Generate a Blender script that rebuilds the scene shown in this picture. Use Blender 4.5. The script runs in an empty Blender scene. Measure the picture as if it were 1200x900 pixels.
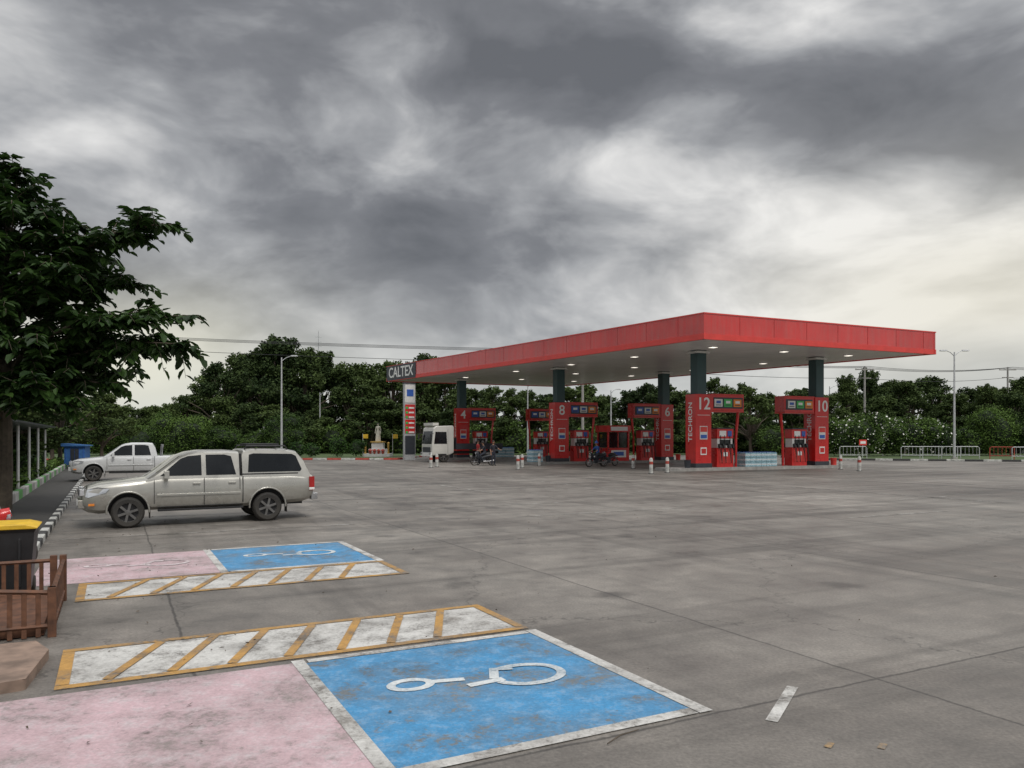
import bpy, bmesh, math, random
import numpy as np
from mathutils import Vector, Matrix, Euler
random.seed(7); rng=np.random.default_rng(7)
TH=math.radians(27.4); CT,ST=math.cos(TH),math.sin(TH)
def W(a,b,z=0.0): return (a*CT-b*ST, a*ST+b*CT, z)
scene=bpy.context.scene
scene.view_settings.view_transform='Standard'
try: scene.view_settings.look='None'
except Exception: pass
scene.view_settings.exposure=0
COL=scene.collection

# ---------------------------------------------------------------- materials
def newmat(name):
    m=bpy.data.materials.new(name); m.use_nodes=True
    nt=m.node_tree; b=nt.nodes['Principled BSDF']; return m,nt,b
def mathn(nt,op,a,b=None,c=None,clamp=False):
    n=nt.nodes.new('ShaderNodeMath'); n.operation=op; n.use_clamp=clamp
    for i,x in enumerate((a,b,c)):
        if x is None: continue
        if isinstance(x,(int,float)): n.inputs[i].default_value=x
        else: nt.links.new(x,n.inputs[i])
    return n.outputs[0]
def ramp(nt,fac,stops):
    r=nt.nodes.new('ShaderNodeValToRGB'); e=r.color_ramp.elements
    while len(e)<len(stops): e.new(0.5)
    for i,(p,c) in enumerate(stops):
        e[i].position=p
        e[i].color=(c,c,c,1) if isinstance(c,(int,float)) else (*c,1)
    nt.links.new(fac,r.inputs[0]); return r.outputs[0]
def noise(nt,vec,scale,detail=4,rough=.55,dist=0,col=False):
    n=nt.nodes.new('ShaderNodeTexNoise'); n.inputs['Scale'].default_value=scale
    n.inputs['Detail'].default_value=detail; n.inputs['Roughness'].default_value=rough
    n.inputs['Distortion'].default_value=dist
    if vec is not None: nt.links.new(vec,n.inputs['Vector'])
    return n.outputs['Color'] if col else n.outputs['Fac']
def mix(nt,fac,a,b,mode='MIX'):
    n=nt.nodes.new('ShaderNodeMix'); n.data_type='RGBA'; n.blend_type=mode
    if isinstance(fac,(int,float)): n.inputs[0].default_value=fac
    else: nt.links.new(fac,n.inputs[0])
    for i,x in ((6,a),(7,b)):
        if isinstance(x,tuple): n.inputs[i].default_value=(*x[:3],1)
        else: nt.links.new(x,n.inputs[i])
    return n.outputs[2]
def objco(nt): return nt.nodes.new('ShaderNodeTexCoord').outputs['Object']
def worldpos(nt): return nt.nodes.new('ShaderNodeNewGeometry').outputs['Position']

def simple(name,col,rough=.5,metal=0,var=.15,scale=6,coat=0,emit=0,dirt=0):
    m,nt,b=newmat(name)
    co=objco(nt)
    n=noise(nt,co,scale,3,.6)
    dark=tuple(max(0,c*(1-var)) for c in col); lite=tuple(min(1,c*(1+var)) for c in col)
    c=ramp(nt,n,[(.3,dark),(.7,lite)])
    if dirt>0:
        g=nt.nodes.new('ShaderNodeSeparateXYZ'); nt.links.new(worldpos(nt),g.inputs[0])
        lo=mathn(nt,'MULTIPLY',mathn(nt,'SUBTRACT',1.1,g.outputs[2],clamp=True),mathn(nt,'MULTIPLY',noise(nt,co,9,4,.7),dirt*1.6),clamp=True)
        c=mix(nt,lo,c,(.10,.085,.065))
    nt.links.new(c,b.inputs['Base Color'])
    r=ramp(nt,n,[(.3,max(0,rough-.07)),(.7,min(1,rough+.1))])
    nt.links.new(r,b.inputs['Roughness'])
    b.inputs['Metallic'].default_value=metal
    b.inputs['Coat Weight'].default_value=coat
    if emit:
        b.inputs['Emission Color'].default_value=(*col,1); b.inputs['Emission Strength'].default_value=emit
    return m

def concrete_color(nt):
    p=worldpos(nt)
    r=nt.nodes.new('ShaderNodeVectorRotate'); r.rotation_type='Z_AXIS'; r.inputs['Angle'].default_value=-TH
    nt.links.new(p,r.inputs['Vector'])
    s=nt.nodes.new('ShaderNodeSeparateXYZ'); nt.links.new(r.outputs[0],s.inputs[0])
    a,b=s.outputs[0],s.outputs[1]
    ca=mathn(nt,'FLOOR',mathn(nt,'DIVIDE',mathn(nt,'SUBTRACT',a,5.6),5.0))
    cb=mathn(nt,'FLOOR',mathn(nt,'DIVIDE',mathn(nt,'SUBTRACT',b,4.25),10.0))
    cc=nt.nodes.new('ShaderNodeCombineXYZ'); nt.links.new(ca,cc.inputs[0]); nt.links.new(cb,cc.inputs[1])
    wn=nt.nodes.new('ShaderNodeTexWhiteNoise'); wn.noise_dimensions='3D'; nt.links.new(cc.outputs[0],wn.inputs['Vector'])
    big=noise(nt,p,.13,5,.66,.4)
    mid=noise(nt,p,1.1,6,.74)
    fine=noise(nt,p,34,2,.7)
    base=ramp(nt,big,[(.28,(.122,.106,.093)),(.46,(.182,.164,.145)),(.58,(.232,.212,.188)),(.74,(.32,.296,.266))])
    base=mix(nt,1.0,base,ramp(nt,mid,[(.28,.55),(.42,.85),(.55,1.02),(.72,1.34)]),'MULTIPLY')
    base=mix(nt,1.0,base,ramp(nt,fine,[(.25,.72),(.75,1.24)]),'MULTIPLY')
    base=mix(nt,1.0,base,ramp(nt,wn.outputs['Value'],[(0,.84),(1,1.12)]),'MULTIPLY')
    mp=nt.nodes.new('ShaderNodeMapping'); mp.inputs['Scale'].default_value=(.045,.8,1); nt.links.new(r.outputs[0],mp.inputs[0])
    st=noise(nt,mp.outputs[0],1.1,4,.65,.6)
    base=mix(nt,1.0,base,ramp(nt,st,[(.34,.64),(.50,1.0),(.68,1.14)]),'MULTIPLY')
    mp2=nt.nodes.new('ShaderNodeMapping'); mp2.inputs['Scale'].default_value=(.7,.05,1); nt.links.new(r.outputs[0],mp2.inputs[0])
    st2=noise(nt,mp2.outputs[0],1.3,4,.65,.5)
    base=mix(nt,1.0,base,ramp(nt,st2,[(.34,.72),(.48,1.0)]),'MULTIPLY')
    vo=nt.nodes.new('ShaderNodeTexVoronoi'); vo.inputs['Scale'].default_value=.6; vo.inputs['Randomness'].default_value=1
    nt.links.new(p,vo.inputs['Vector'])
    sp=mathn(nt,'ADD',vo.outputs['Distance'],mathn(nt,'MULTIPLY',mid,.5))
    base=mix(nt,1.0,base,ramp(nt,sp,[(.28,.6),(.42,1.0)]),'MULTIPLY')
    wob=mathn(nt,'MULTIPLY',mathn(nt,'SUBTRACT',mid,.5),.10)
    ja=mathn(nt,'PINGPONG',mathn(nt,'ADD',mathn(nt,'SUBTRACT',a,5.6),wob),2.5)
    jb=mathn(nt,'PINGPONG',mathn(nt,'ADD',mathn(nt,'SUBTRACT',b,4.25),wob),5.0)
    j=mathn(nt,'MINIMUM',ja,jb)
    jm=ramp(nt,j,[(.0,.42),(.008,.46),(.02,1.0)])
    base=mix(nt,1.0,base,jm,'MULTIPLY')
    vc=nt.nodes.new('ShaderNodeTexVoronoi'); vc.feature='DISTANCE_TO_EDGE'; vc.inputs['Scale'].default_value=.2
    wv=nt.nodes.new('ShaderNodeVectorMath'); wv.operation='ADD'; nt.links.new(p,wv.inputs[0])
    wc=nt.nodes.new('ShaderNodeVectorMath'); wc.operation='SCALE'; wc.inputs['Scale'].default_value=1.1
    nt.links.new(noise(nt,p,1.2,4,.7,0,True),wc.inputs[0]); nt.links.new(wc.outputs[0],wv.inputs[1])
    nt.links.new(wv.outputs[0],vc.inputs['Vector'])
    base=mix(nt,1.0,base,ramp(nt,vc.outputs['Distance'],[(0,.55),(.003,1.0)]),'MULTIPLY')
    return base,mid,fine,p
def bump(nt,b,h,st=.2,d=.01):
    n=nt.nodes.new('ShaderNodeBump'); n.inputs['Strength'].default_value=st; n.inputs['Distance'].default_value=d
    nt.links.new(h,n.inputs['Height']); nt.links.new(n.outputs[0],b.inputs['Normal'])
def concrete_mat():
    m,nt,b=newmat('lot_concrete'); c,mid,fine,p=concrete_color(nt)
    nt.links.new(c,b.inputs['Base Color'])
    nt.links.new(ramp(nt,mid,[(.35,.40),(.62,.72)]),b.inputs['Roughness']); bump(nt,b,fine,.22,.005); return m
def paint_mat(name,col,wear,scale=2.2,var=.2,seed=0.0,soft=.03,chalk=0,under=0.0,undercol=(.3,.3,.3),thinmin=.35):
    m,nt,b=newmat(name); c,mid,fine,p=concrete_color(nt)
    if under: c=mix(nt,under,c,undercol)
    ad=nt.nodes.new('ShaderNodeVectorMath'); ad.operation='ADD'; ad.inputs[1].default_value=(seed,seed*1.7,0)
    nt.links.new(p,ad.inputs[0]); q=ad.outputs[0]
    n1=noise(nt,q,scale,7,.76,.3); n2=noise(nt,q,scale*9,4,.8)
    f=mathn(nt,'ADD',mathn(nt,'MULTIPLY',n1,.6),mathn(nt,'MULTIPLY',n2,.4))
    mask=ramp(nt,f,[(wear-soft,0.0),(wear+soft,1.0)])
    thin=ramp(nt,noise(nt,q,scale*.5,5,.75),[(.32,thinmin),(.58,.95)])
    mask=mathn(nt,'MULTIPLY',mask,thin)
    pc=ramp(nt,n1,[(.3,tuple(x*(1-var) for x in col)),(.7,tuple(min(1,x*(1+var*.6)) for x in col))])
    if chalk: pc=mix(nt,mathn(nt,'MULTIPLY',ramp(nt,noise(nt,q,scale*4,6,.8),[(.48,0.0),(.66,1.0)]),chalk),pc,(.55,.56,.56))
    pc=mix(nt,1.0,pc,ramp(nt,fine,[(.25,.80),(.75,1.12)]),'MULTIPLY')
    nt.links.new(mix(nt,mask,c,pc),b.inputs['Base Color']); b.inputs['Roughness'].default_value=.6
    bump(nt,b,fine,.2,.005); return m

def foliage_mat(name,dark,lite,scale=.5,trans=True):
    m,nt,b=newmat(name)
    g=nt.nodes.new('ShaderNodeNewGeometry'); oi=nt.nodes.new('ShaderNodeObjectInfo')
    n=noise(nt,g.outputs['Position'],scale,3,.6)
    f=mathn(nt,'ADD',mathn(nt,'MULTIPLY',n,.8),mathn(nt,'MULTIPLY',g.outputs['Random Per Island'],.32))
    f=mathn(nt,'ADD',f,mathn(nt,'MULTIPLY',mathn(nt,'SUBTRACT',oi.outputs['Random'],.5),.40))
    c=ramp(nt,f,[(.3,dark),(.85,lite)])
    nt.links.new(c,b.inputs['Base Color']); b.inputs['Roughness'].default_value=.7 if not trans else .5
    b.inputs['Specular IOR Level'].default_value=.08 if not trans else .3
    if trans:
        tr=nt.nodes.new('ShaderNodeBsdfTranslucent'); nt.links.new(c,tr.inputs[0])
        ms=nt.nodes.new('ShaderNodeMixShader'); ms.inputs[0].default_value=.25
        out=nt.nodes['Material Output']
        nt.links.new(b.outputs[0],ms.inputs[1]); nt.links.new(tr.outputs[0],ms.inputs[2]); nt.links.new(ms.outputs[0],out.inputs[0])
    return m

M={}
M['concrete']=concrete_mat()
M['blue']=paint_mat('paint_blue',(.045,.27,.53),.44,1.7,.32,3,.03,.30,.30,(.16,.24,.30),.5)
M['pink']=paint_mat('paint_pink',(.60,.42,.45),.44,1.4,.20,11,.05,.55,.50,(.34,.29,.28),.5)
M['white']=paint_mat('paint_white',(.62,.61,.58),.45,2.5,.2,5,.045,0,.2,(.35,.34,.32))
M['symbol']=paint_mat('paint_symbol',(.66,.69,.69),.43,3.2,.15,8,.06,0,.6,(.16,.30,.42),.6)
M['symbolp']=paint_mat('paint_symbol_pink',(.68,.62,.62),.48,3.2,.15,8,.06,0,.8,(.46,.34,.36),.5)
M['faint']=paint_mat('paint_faint',(.5,.49,.46),.53,2.2,.15,15,.06)
M['fainty']=paint_mat('paint_faint_yellow',(.45,.27,.09),.50,4,.2,19,.08)
M['yellow']=paint_mat('paint_yellow',(.50,.275,.07),.44,2.5,.28,9,.04)
M['asphalt']=simple('asphalt_dark',(.06,.058,.055),.85,0,.3,3)
M['kerbw']=simple('kerb_white_paint',(.50,.50,.47),.7,0,.4,5)
M['kerbk']=simple('kerb_black_paint',(.05,.05,.05),.7,0,.3,5)
M['kerbr']=simple('kerb_red_paint',(.42,.07,.05),.7,0,.3,5)
M['kerbg']=simple('kerb_green_paint',(.12,.35,.10),.7,0,.3,5)
M['kerbc']=simple('kerb_concrete',(.33,.32,.30),.8,0,.25,3)
M['red']=simple('red_panel',(.60,.018,.016),.30,0,.14,1.5,.25)
M['redtrim']=simple('red_trim_light',(.68,.06,.05),.35,0,.1,2)
M['roofm']=simple('roof_metal',(.35,.35,.36),.5,.3)
M['column']=simple('column_grey_paint',(.04,.085,.09),.45,0,.1,2)
M['darkgrey']=simple('dark_grey_panel',(.04,.045,.055),.4)
M['whitep']=simple('white_panel',(.72,.72,.70),.4,0,.08)
M['letter']=simple('white_letter',(.82,.82,.80),.4,0,.03)
M['screen']=simple('dark_screen',(.015,.018,.02),.12,0,.1)
M['green']=simple('green_label',(.05,.45,.10),.4)
M['orange']=simple('orange_label',(.80,.25,.03),.4)
M['bluel']=simple('blue_label',(.04,.12,.45),.4)
M['rubber']=simple('black_rubber',(.022,.022,.022),.75,0,.2,8,0,0,.35)
M['blackpl']=simple('black_plastic',(.02,.02,.022),.5)
M['steel']=simple('steel',(.45,.45,.46),.35,.9)
M['galv']=simple('galvanised_steel',(.52,.53,.54),.5,.4)
M['silver']=simple('silver_car_paint',(.47,.46,.42),.30,.55,.04,2,.6,0,.65)
M['whitecar']=simple('white_car_paint',(.62,.63,.63),.3,0,.04,2,.5,0,.45)
M['cream']=simple('cream_truck_paint',(.66,.65,.60),.35,0,.05,2,.4,0,.4)
M['glass']=simple('dark_window_glass',(.012,.014,.016),.05,0,.1,2)
M['lens']=simple('headlight_lens',(.6,.62,.65),.12,.5,.1)
M['tail']=simple('tail_lens',(.38,.015,.015),.2)
M['alloy']=simple('alloy_rim',(.18,.175,.17),.4,.6)
M['wood']=simple('brown_wood',(.12,.052,.027),.65,0,.45,9)
M['yellowp']=simple('yellow_plastic',(.70,.44,.03),.45,0,.25)
M['stone']=simple('step_stone',(.24,.17,.13),.8,0,.35,5)
M['bark']=simple('bark',(.10,.08,.06),.9,0,.35,6)
M['skin']=simple('skin',(.36,.20,.13),.55)
M['hair']=simple('hair',(.015,.012,.01),.6)
M['shirtb']=simple('cloth_blue',(.03,.09,.30),.9)
M['shirtd']=simple('cloth_dark',(.03,.03,.04),.9)
M['shirtr']=simple('cloth_red',(.35,.03,.03),.9)
M['pants']=simple('cloth_trousers',(.03,.035,.05),.9)
M['bluesheet']=simple('blue_sheet',(.04,.14,.36),.6)
M['water']=simple('bottle_pack_film',(.30,.48,.55),.25,0,.35,18)
M['waterw']=simple('bottle_pack_label',(.62,.68,.70),.35,0,.3,14)
M['gold']=simple('gold_paint',(.6,.38,.1),.4,.5)
M['lamp']=simple('canopy_lamp',(1,.93,.82),.4,0,0,1,0,1.3)
M['leafnear']=foliage_mat('leaf_near',(.018,.042,.011),(.075,.15,.03),.8)
M['leaffar']=foliage_mat('leaf_far',(.026,.045,.018),(.092,.132,.042),.14,False)
M['leafbush']=foliage_mat('leaf_bush',(.036,.068,.020),(.115,.185,.045),.4,False)
M['leafhedge']=foliage_mat('leaf_hedge',(.018,.04,.014),(.06,.12,.03),.8,False)
M['petal']=simple('white_petal',(.8,.8,.74),.6)
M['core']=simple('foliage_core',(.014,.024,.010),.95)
def grass():
    m,nt,b=newmat('grass'); p=worldpos(nt)
    c=ramp(nt,noise(nt,p,.25,6,.7),[(.3,(.04,.07,.022)),(.55,(.07,.11,.035)),(.75,(.13,.125,.065))])
    c=mix(nt,1.0,c,ramp(nt,noise(nt,p,9,3,.7),[(.3,.7),(.7,1.2)]),'MULTIPLY')
    nt.links.new(c,b.inputs['Base Color']); b.inputs['Roughness'].default_value=.95; return m
M['grass']=grass()
def panelled(name,col,sx,sy):
    m,nt,b=newmat(name); co=objco(nt)
    br=nt.nodes.new('ShaderNodeTexBrick'); br.offset=0
    br.inputs['Color1'].default_value=(*col,1); br.inputs['Color2'].default_value=(*[c*.93 for c in col],1)
    br.inputs['Mortar'].default_value=(*[c*.55 for c in col],1); br.inputs['Scale'].default_value=1
    br.inputs['Brick Width'].default_value=sx; br.inputs['Row Height'].default_value=sy; br.inputs['Mortar Size'].default_value=.012
    nt.links.new(co,br.inputs['Vector'])
    c=mix(nt,1.0,br.outputs[0],ramp(nt,noise(nt,co,.5,5,.7),[(.3,.84),(.7,1.03)]),'MULTIPLY')
    nt.links.new(c,b.inputs['Base Color']); b.inputs['Roughness'].default_value=.30; return m
def fascia_mat():
    m,nt,b=newmat('fascia_red'); co=objco(nt)
    mp=nt.nodes.new('ShaderNodeMapping'); mp.inputs['Scale'].default_value=(1.2,1.2,.12); nt.links.new(co,mp.inputs[0])
    st=noise(nt,mp.outputs[0],3,5,.7)
    c=mix(nt,ramp(nt,st,[(.40,0.0),(.72,.45)]),(.60,.028,.024),(.42,.13,.11))
    c=mix(nt,1.0,c,ramp(nt,noise(nt,co,.35,4,.6),[(.3,.82),(.7,1.14)]),'MULTIPLY')
    nt.links.new(c,b.inputs['Base Color']); b.inputs['Roughness'].default_value=.22; b.inputs['Coat Weight'].default_value=.8; b.inputs['Coat Roughness'].default_value=.10; return m

# ---------------------------------------------------------------- mesh builder
class MB:
    def __init__(s): s.v=[];s.f=[];s.m=[];s.mats=[]
    def mi(s,mat):
        mat=M[mat] if isinstance(mat,str) else mat
        if mat not in s.mats: s.mats.append(mat)
        return s.mats.index(mat)
    def add(s,vs,fs,mat):
        o=len(s.v); s.v+= [tuple(v) for v in vs]; k=s.mi(mat)
        for f in fs: s.f.append(tuple(i+o for i in f)); s.m.append(k)
    def box(s,c,d,mat,rz=0,top=1.0,ry=0,rx=0):
        x,y,z=d[0]/2,d[1]/2,d[2]/2; t=top
        vs=[(-x,-y,-z),(x,-y,-z),(x,y,-z),(-x,y,-z),(-x*t,-y*t,z),(x*t,-y*t,z),(x*t,y*t,z),(-x*t,y*t,z)]
        R=Euler((rx,ry,rz)).to_matrix(); c=Vector(c)
        vs=[R@Vector(v)+c for v in vs]
        s.add(vs,[(0,3,2,1),(4,5,6,7),(0,1,5,4),(1,2,6,5),(2,3,7,6),(3,0,4,7)],mat)
    def tube(s,pts,rs,mat,n=8,caps=True):
        pts=[Vector(p) for p in pts]
        if isinstance(rs,(int,float)): rs=[rs]*len(pts)
        o=len(s.v); k=s.mi(mat)
        for i,p in enumerate(pts):
            d=(pts[min(i+1,len(pts)-1)]-pts[max(i-1,0)]).normalized()
            up=Vector((0,0,1)) if abs(d.z)<.95 else Vector((0,1,0))
            x=d.cross(up).normalized(); y=x.cross(d)
            for j in range(n):
                a=2*math.pi*j/n; s.v.append(tuple(p+(x*math.cos(a)+y*math.sin(a))*rs[i]))
        for i in range(len(pts)-1):
            for j in range(n):
                j2=(j+1)%n
                s.f.append((o+i*n+j,o+(i+1)*n+j,o+(i+1)*n+j2,o+i*n+j2)); s.m.append(k)
        if caps:
            s.f.append(tuple(o+j for j in range(n))); s.m.append(k)
            e=o+(len(pts)-1)*n; s.f.append(tuple(e+j for j in reversed(range(n)))); s.m.append(k)
    def lathe(s,prof,c,axis,mat,n=24,caps=True):
        c=Vector(c); o=len(s.v); k=s.mi(mat)
        for r,h in prof:
            for j in range(n):
                a=2*math.pi*j/n; u,w=r*math.cos(a),r*math.sin(a)
                v={'y':Vector((u,h,w)),'z':Vector((u,w,h)),'x':Vector((h,u,w))}[axis]
                s.v.append(tuple(c+v))
        for i in range(len(prof)-1):
            for j in range(n):
                j2=(j+1)%n; s.f.append((o+i*n+j,o+i*n+j2,o+(i+1)*n+j2,o+(i+1)*n+j)); s.m.append(k)
        if caps:
            s.f.append(tuple(o+j for j in range(n))); s.m.append(k)
            e=o+(len(prof)-1)*n; s.f.append(tuple(e+j for j in range(n))); s.m.append(k)
    def prism(s,poly,y0,y1,mat):
        n=len(poly); vs=[(x,y0,z) for x,z in poly]+[(x,y1,z) for x,z in poly]
        fs=[tuple(range(n)),tuple(reversed(range(n,2*n)))]+[(i,i+n,(i+1)%n+n,(i+1)%n) for i in range(n)]
        s.add(vs,fs,mat)
    def slab(s,poly,z0,z1,mat,side=None):
        n=len(poly); vs=[(p[0],p[1],z0) for p in poly]+[(p[0],p[1],z1) for p in poly]
        s.add(vs,[tuple(range(n,2*n))],mat)
        s.add(vs,[tuple(reversed(range(n)))],side or mat)
        s.add(vs,[(i,(i+1)%n,(i+1)%n+n,i+n) for i in range(n)],side or mat)
    def build(s,name,parent=None,loc=(0,0,0),rz=0,smooth=False,bevel=0,fix=True,angle=35):
        me=bpy.data.meshes.new(name); me.from_pydata(s.v,[],s.f)
        for m in s.mats: me.materials.append(m)
        me.polygons.foreach_set('material_index',s.m)
        me.update()
        if fix:
            bm=bmesh.new(); bm.from_mesh(me); bmesh.ops.recalc_face_normals(bm,faces=bm.faces); bm.to_mesh(me); bm.free()
        if smooth:
            me.polygons.foreach_set('use_smooth',[True]*len(me.polygons))
            try: me.set_sharp_from_angle(angle=math.radians(angle))
            except Exception: pass
        ob=bpy.data.objects.new(name,me); COL.objects.link(ob)
        ob.location=loc; ob.rotation_euler=(0,0,rz)
        if parent: ob.parent=parent
        if bevel:
            b=ob.modifiers.new('bevel','BEVEL'); b.width=bevel; b.segments=2; b.limit_method='ANGLE'; b.angle_limit=math.radians(40)
        return ob
def empty(name,loc=(0,0,0),rz=0):
    e=bpy.data.objects.new(name,None); COL.objects.link(e); e.location=loc; e.rotation_euler=(0,0,rz); e.empty_display_size=.3; return e
def text(body,name,parent,origin,xdir,size,mat='letter',rot90=False,depth=.006,align='CENTER'):
    c=bpy.data.curves.new(name,'FONT'); c.body=body; c.size=size; c.extrude=depth; c.align_x=align; c.align_y='CENTER'; c.offset=size*.014
    c.materials.append(M[mat]); o=bpy.data.objects.new(name,c); COL.objects.link(o)
    x=Vector(xdir).normalized(); z=Vector((0,0,1)); n=x.cross(z)
    if rot90: x,z=z,-x
    R=Matrix((x,z,n)).transposed().to_4x4(); R.translation=Vector(origin)
    if parent: o.parent=parent
    o.matrix_local=R
    return o

# ---------------------------------------------------------------- ground
g=MB(); g.slab([(-1500,-600),(1500,-600),(1500,2500),(-1500,2500)],-.5,-.03,'grass'); g.build('ground',fix=True)
lot=[W(-1.3,-30)[:2],W(70,-30)[:2],(75,30),(75,50),(27,66.2),(25,84),(-8,84),(-10,67),(-62,64),W(-1.3,60)[:2]]
lm=MB(); vs=[(x,y,0) for x,y in lot]; lm.add(vs,[tuple(range(len(vs)))],'concrete'); lo=lm.build('concrete_forecourt')
sm=MB(); sm.add([W(-2.7,13,-.004),W(-1.3,13,-.004),W(-1.3,62,-.004),W(-2.7,62,-.004)],[(0,1,2,3)],'asphalt'); sm.build('asphalt_strip')
sm=MB(); sm.slab([W(-14,-10)[:2],W(-1.3,-10)[:2],W(-1.3,13)[:2],W(-14,13)[:2]],-.3,-.006,'concrete'); sm.build('side_pavement')

def sheet(mb,a0,b0,a1,b1,z,mat):
    mb.add([W(a0,b0,z),W(a1,b0,z),W(a1,b1,z),W(a0,b1,z)],[(0,1,2,3)],mat)
def strip(mb,p,q,w,z,mat):
    p=Vector((*p,0)); q=Vector((*q,0)); d=(q-p).normalized(); n=Vector((-d.y,d.x,0))*w/2
    vs=[p-n,q-n,q+n,p+n]; mb.add([W(v.x,v.y,z) for v in vs],[(0,1,2,3)],mat)
def arc(mb,ca,cb_,ra,rb,wd,t0,t1,z,mat,n=22):
    vs=[]
    for i in range(n+1):
        t=math.radians(t0+(t1-t0)*i/n)
        vs.append(W(ca+ra*math.cos(t),cb_+rb*math.sin(t),z)); vs.append(W(ca+(ra-wd)*math.cos(t),cb_+(rb-wd)*math.sin(t),z))
    mb.add(vs,[(2*i,2*i+1,2*i+3,2*i+2) for i in range(n)],mat)
def glyph(mb,a,b,z,mat):
    arc(mb,a+.20,b+.04,.20,.16,.075,0,360,z,mat,18)
    strip(mb,(a+.37,b+.03),(a+.64,b-.03),.08,z+.001,mat)
    strip(mb,(a+.60,b-.20),(a+.93,b-.17),.085,z+.001,mat)
    arc(mb,a+1.16,b-.14,.35,.29,.08,-160,115,z+.002,mat)
    strip(mb,(a+.86,b-.14),(a+.97,b+.10),.08,z+.003,mat)
    strip(mb,(a+.93,b+.10),(a+1.12,b+.04),.07,z+.004,mat)
def stall(name,b0,b1,hb0,hb1,left,gb,pg=False):
    mb=MB()
    sheet(mb,left,b0,1.40,b1,.004,'pink'); sheet(mb,1.50,b0+.05,3.76,b1-.05,.004,'blue')
    strip(mb,(1.45,b0-.1),(1.45,b1+.06),.11,.008,'white')
    strip(mb,(3.82,b0-.06),(3.82,b1+.06),.12,.008,'white')
    strip(mb,(1.53,b1),(3.75,b1),.10,.008,'white'); strip(mb,(1.53,b0),(3.75,b0),.11,.008,'white')
    sheet(mb,-.42,hb0,3.84,hb1,.004,'white')
    for (p,q) in (((-.42,hb0+.05),(3.84,hb0+.05)),((-.42,hb1-.05),(3.84,hb1-.05))): strip(mb,p,q,.10,.010,'yellow')
    for aa in (-.37,3.79): strip(mb,(aa,hb0+.11),(aa,hb1-.11),.10,.010,'yellow')
    k=-.05
    while k<3.3:
        strip(mb,(k,hb0+.11),(k+.46,hb1-.11),.085,.0135,'yellow'); k+=.485
    glyph(mb,1.92,gb,.009,'symbol')
    if pg: glyph(mb,left+.6,gb,.009,'symbolp')
    mb.build(name,fix=False)
stall('parking_stall_marking',4.36,6.90,7.02,8.30,-1.5,5.82)
stall('parking_stall_marking',12.02,14.48,10.66,11.94,-1.02,13.45,True)
mb=MB()
for b in (17.3,21.2,24.8,28.4): strip(mb,(-.9,b),(4.9,b),.10,.005,'faint')
strip(mb,(4.1,3.95),(4.82,4.42),.085,.005,'white')
for (p,q) in (((12,24),(12,31)),((17,22),(17,30)),((22,16),(25,16.2)),((9,17),(14,17)),((22,26),(30,26)),((14,34),(27,34.2)),((24,12),(24,22)),((32,18),(32,26)),((7,20),(12,20.1)),((16,13),(20,13))): strip(mb,p,q,.12,.005,'faint')
for a,b in ((4.07,3.45),(4.36,3.28)): strip(mb,(a,b),(a+.09,b+.045),.045,.005,'fainty')
mb.build('lane_marking',fix=False)

def kerb(name,pts,w=.16,h=.14,seg=.9,mats=('kerbw','kerbk')):
    mb=MB(); k=0
    for (x0,y0),(x1,y1) in zip(pts[:-1],pts[1:]):
        d=Vector((x1-x0,y1-y0,0)); L=d.length; n=max(1,int(L/seg)); ang=math.atan2(d.y,d.x); d/=L
        for i in range(n):
            c=Vector((x0,y0,0))+d*(i+.5)*L/n
            mb.box((c.x,c.y,h/2-.02),(L/n-.015,w,h+.04),mats[k%len(mats)],ang); k+=1
    return mb.build(name,bevel=.02)
kerb('painted_kerb',[W(-1.25,13.2)[:2],W(-1.3,61)[:2]],.15,.12,.6)
kerb('planter_kerb',[W(-2.75,14.5)[:2],W(-2.8,61)[:2]],.18,.28,1.1,('kerbw','kerbg','kerbc'))
kerb('lot_kerb',[(-60,64.3),(-10,67.2)],.25,.16,1.2,('kerbr','kerbw'))
kerb('lot_kerb',[(-10,67.4),(-8.2,84)],.25,.16,1.2,('kerbr','kerbw'))
kerb('lot_kerb',[(25.2,84),(27,66.4),(75,50.2)],.25,.16,1.3,('kerbw','kerbk'))
vm=MB()
vm.slab([(-150,65),(-62,64.5),(-10.2,67.5),(-8.5,84.3),(25.5,84.3),(27.3,66.7),(75.3,50.5),(150,40),(150,160),(-150,160)],-.2,.10,'grass')
vm.build('grass_verge')
pm=MB(); pm.slab([W(-14,14)[:2],W(-2.85,14)[:2],W(-2.85,62)[:2],W(-14,62)[:2]],-.2,.16,'grass'); pm.build('grass_planter')

# ---------------------------------------------------------------- vegetation
def leaf_arrays(P,L,Wd,droop=0):
    N=len(P); a=rng.normal(size=(N,3)); a[:,2]=a[:,2]*.6-droop; a/=np.linalg.norm(a,axis=1)[:,None]
    r=rng.normal(size=(N,3)); b=np.cross(a,r); b/=np.linalg.norm(b,axis=1)[:,None]
    s=rng.uniform(.6,1.35,size=(N,1))
    V=np.stack([P-a*L*s*.5,P+b*Wd*s*.5,P+a*L*s*.5,P-b*Wd*s*.5],1).reshape(-1,3); return V
def ellipsoid_pts(c,r,n,shell=.55):
    d=rng.normal(size=(n,3)); d/=np.linalg.norm(d,axis=1)[:,None]
    k=rng.uniform(shell**3,1,size=(n,1))**(1/3)*rng.uniform(.85,1.18,size=(n,1))
    return np.array(c)+d*k*np.array(r)
def add_leaves(mb,V,mat):
    o=len(mb.v); n=len(V)//4; k=mb.mi(mat)
    mb.v+= [tuple(x) for x in V.tolist()]
    mb.f+= [(o+4*i,o+4*i+1,o+4*i+2,o+4*i+3) for i in range(n)]; mb.m+=[k]*n
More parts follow.
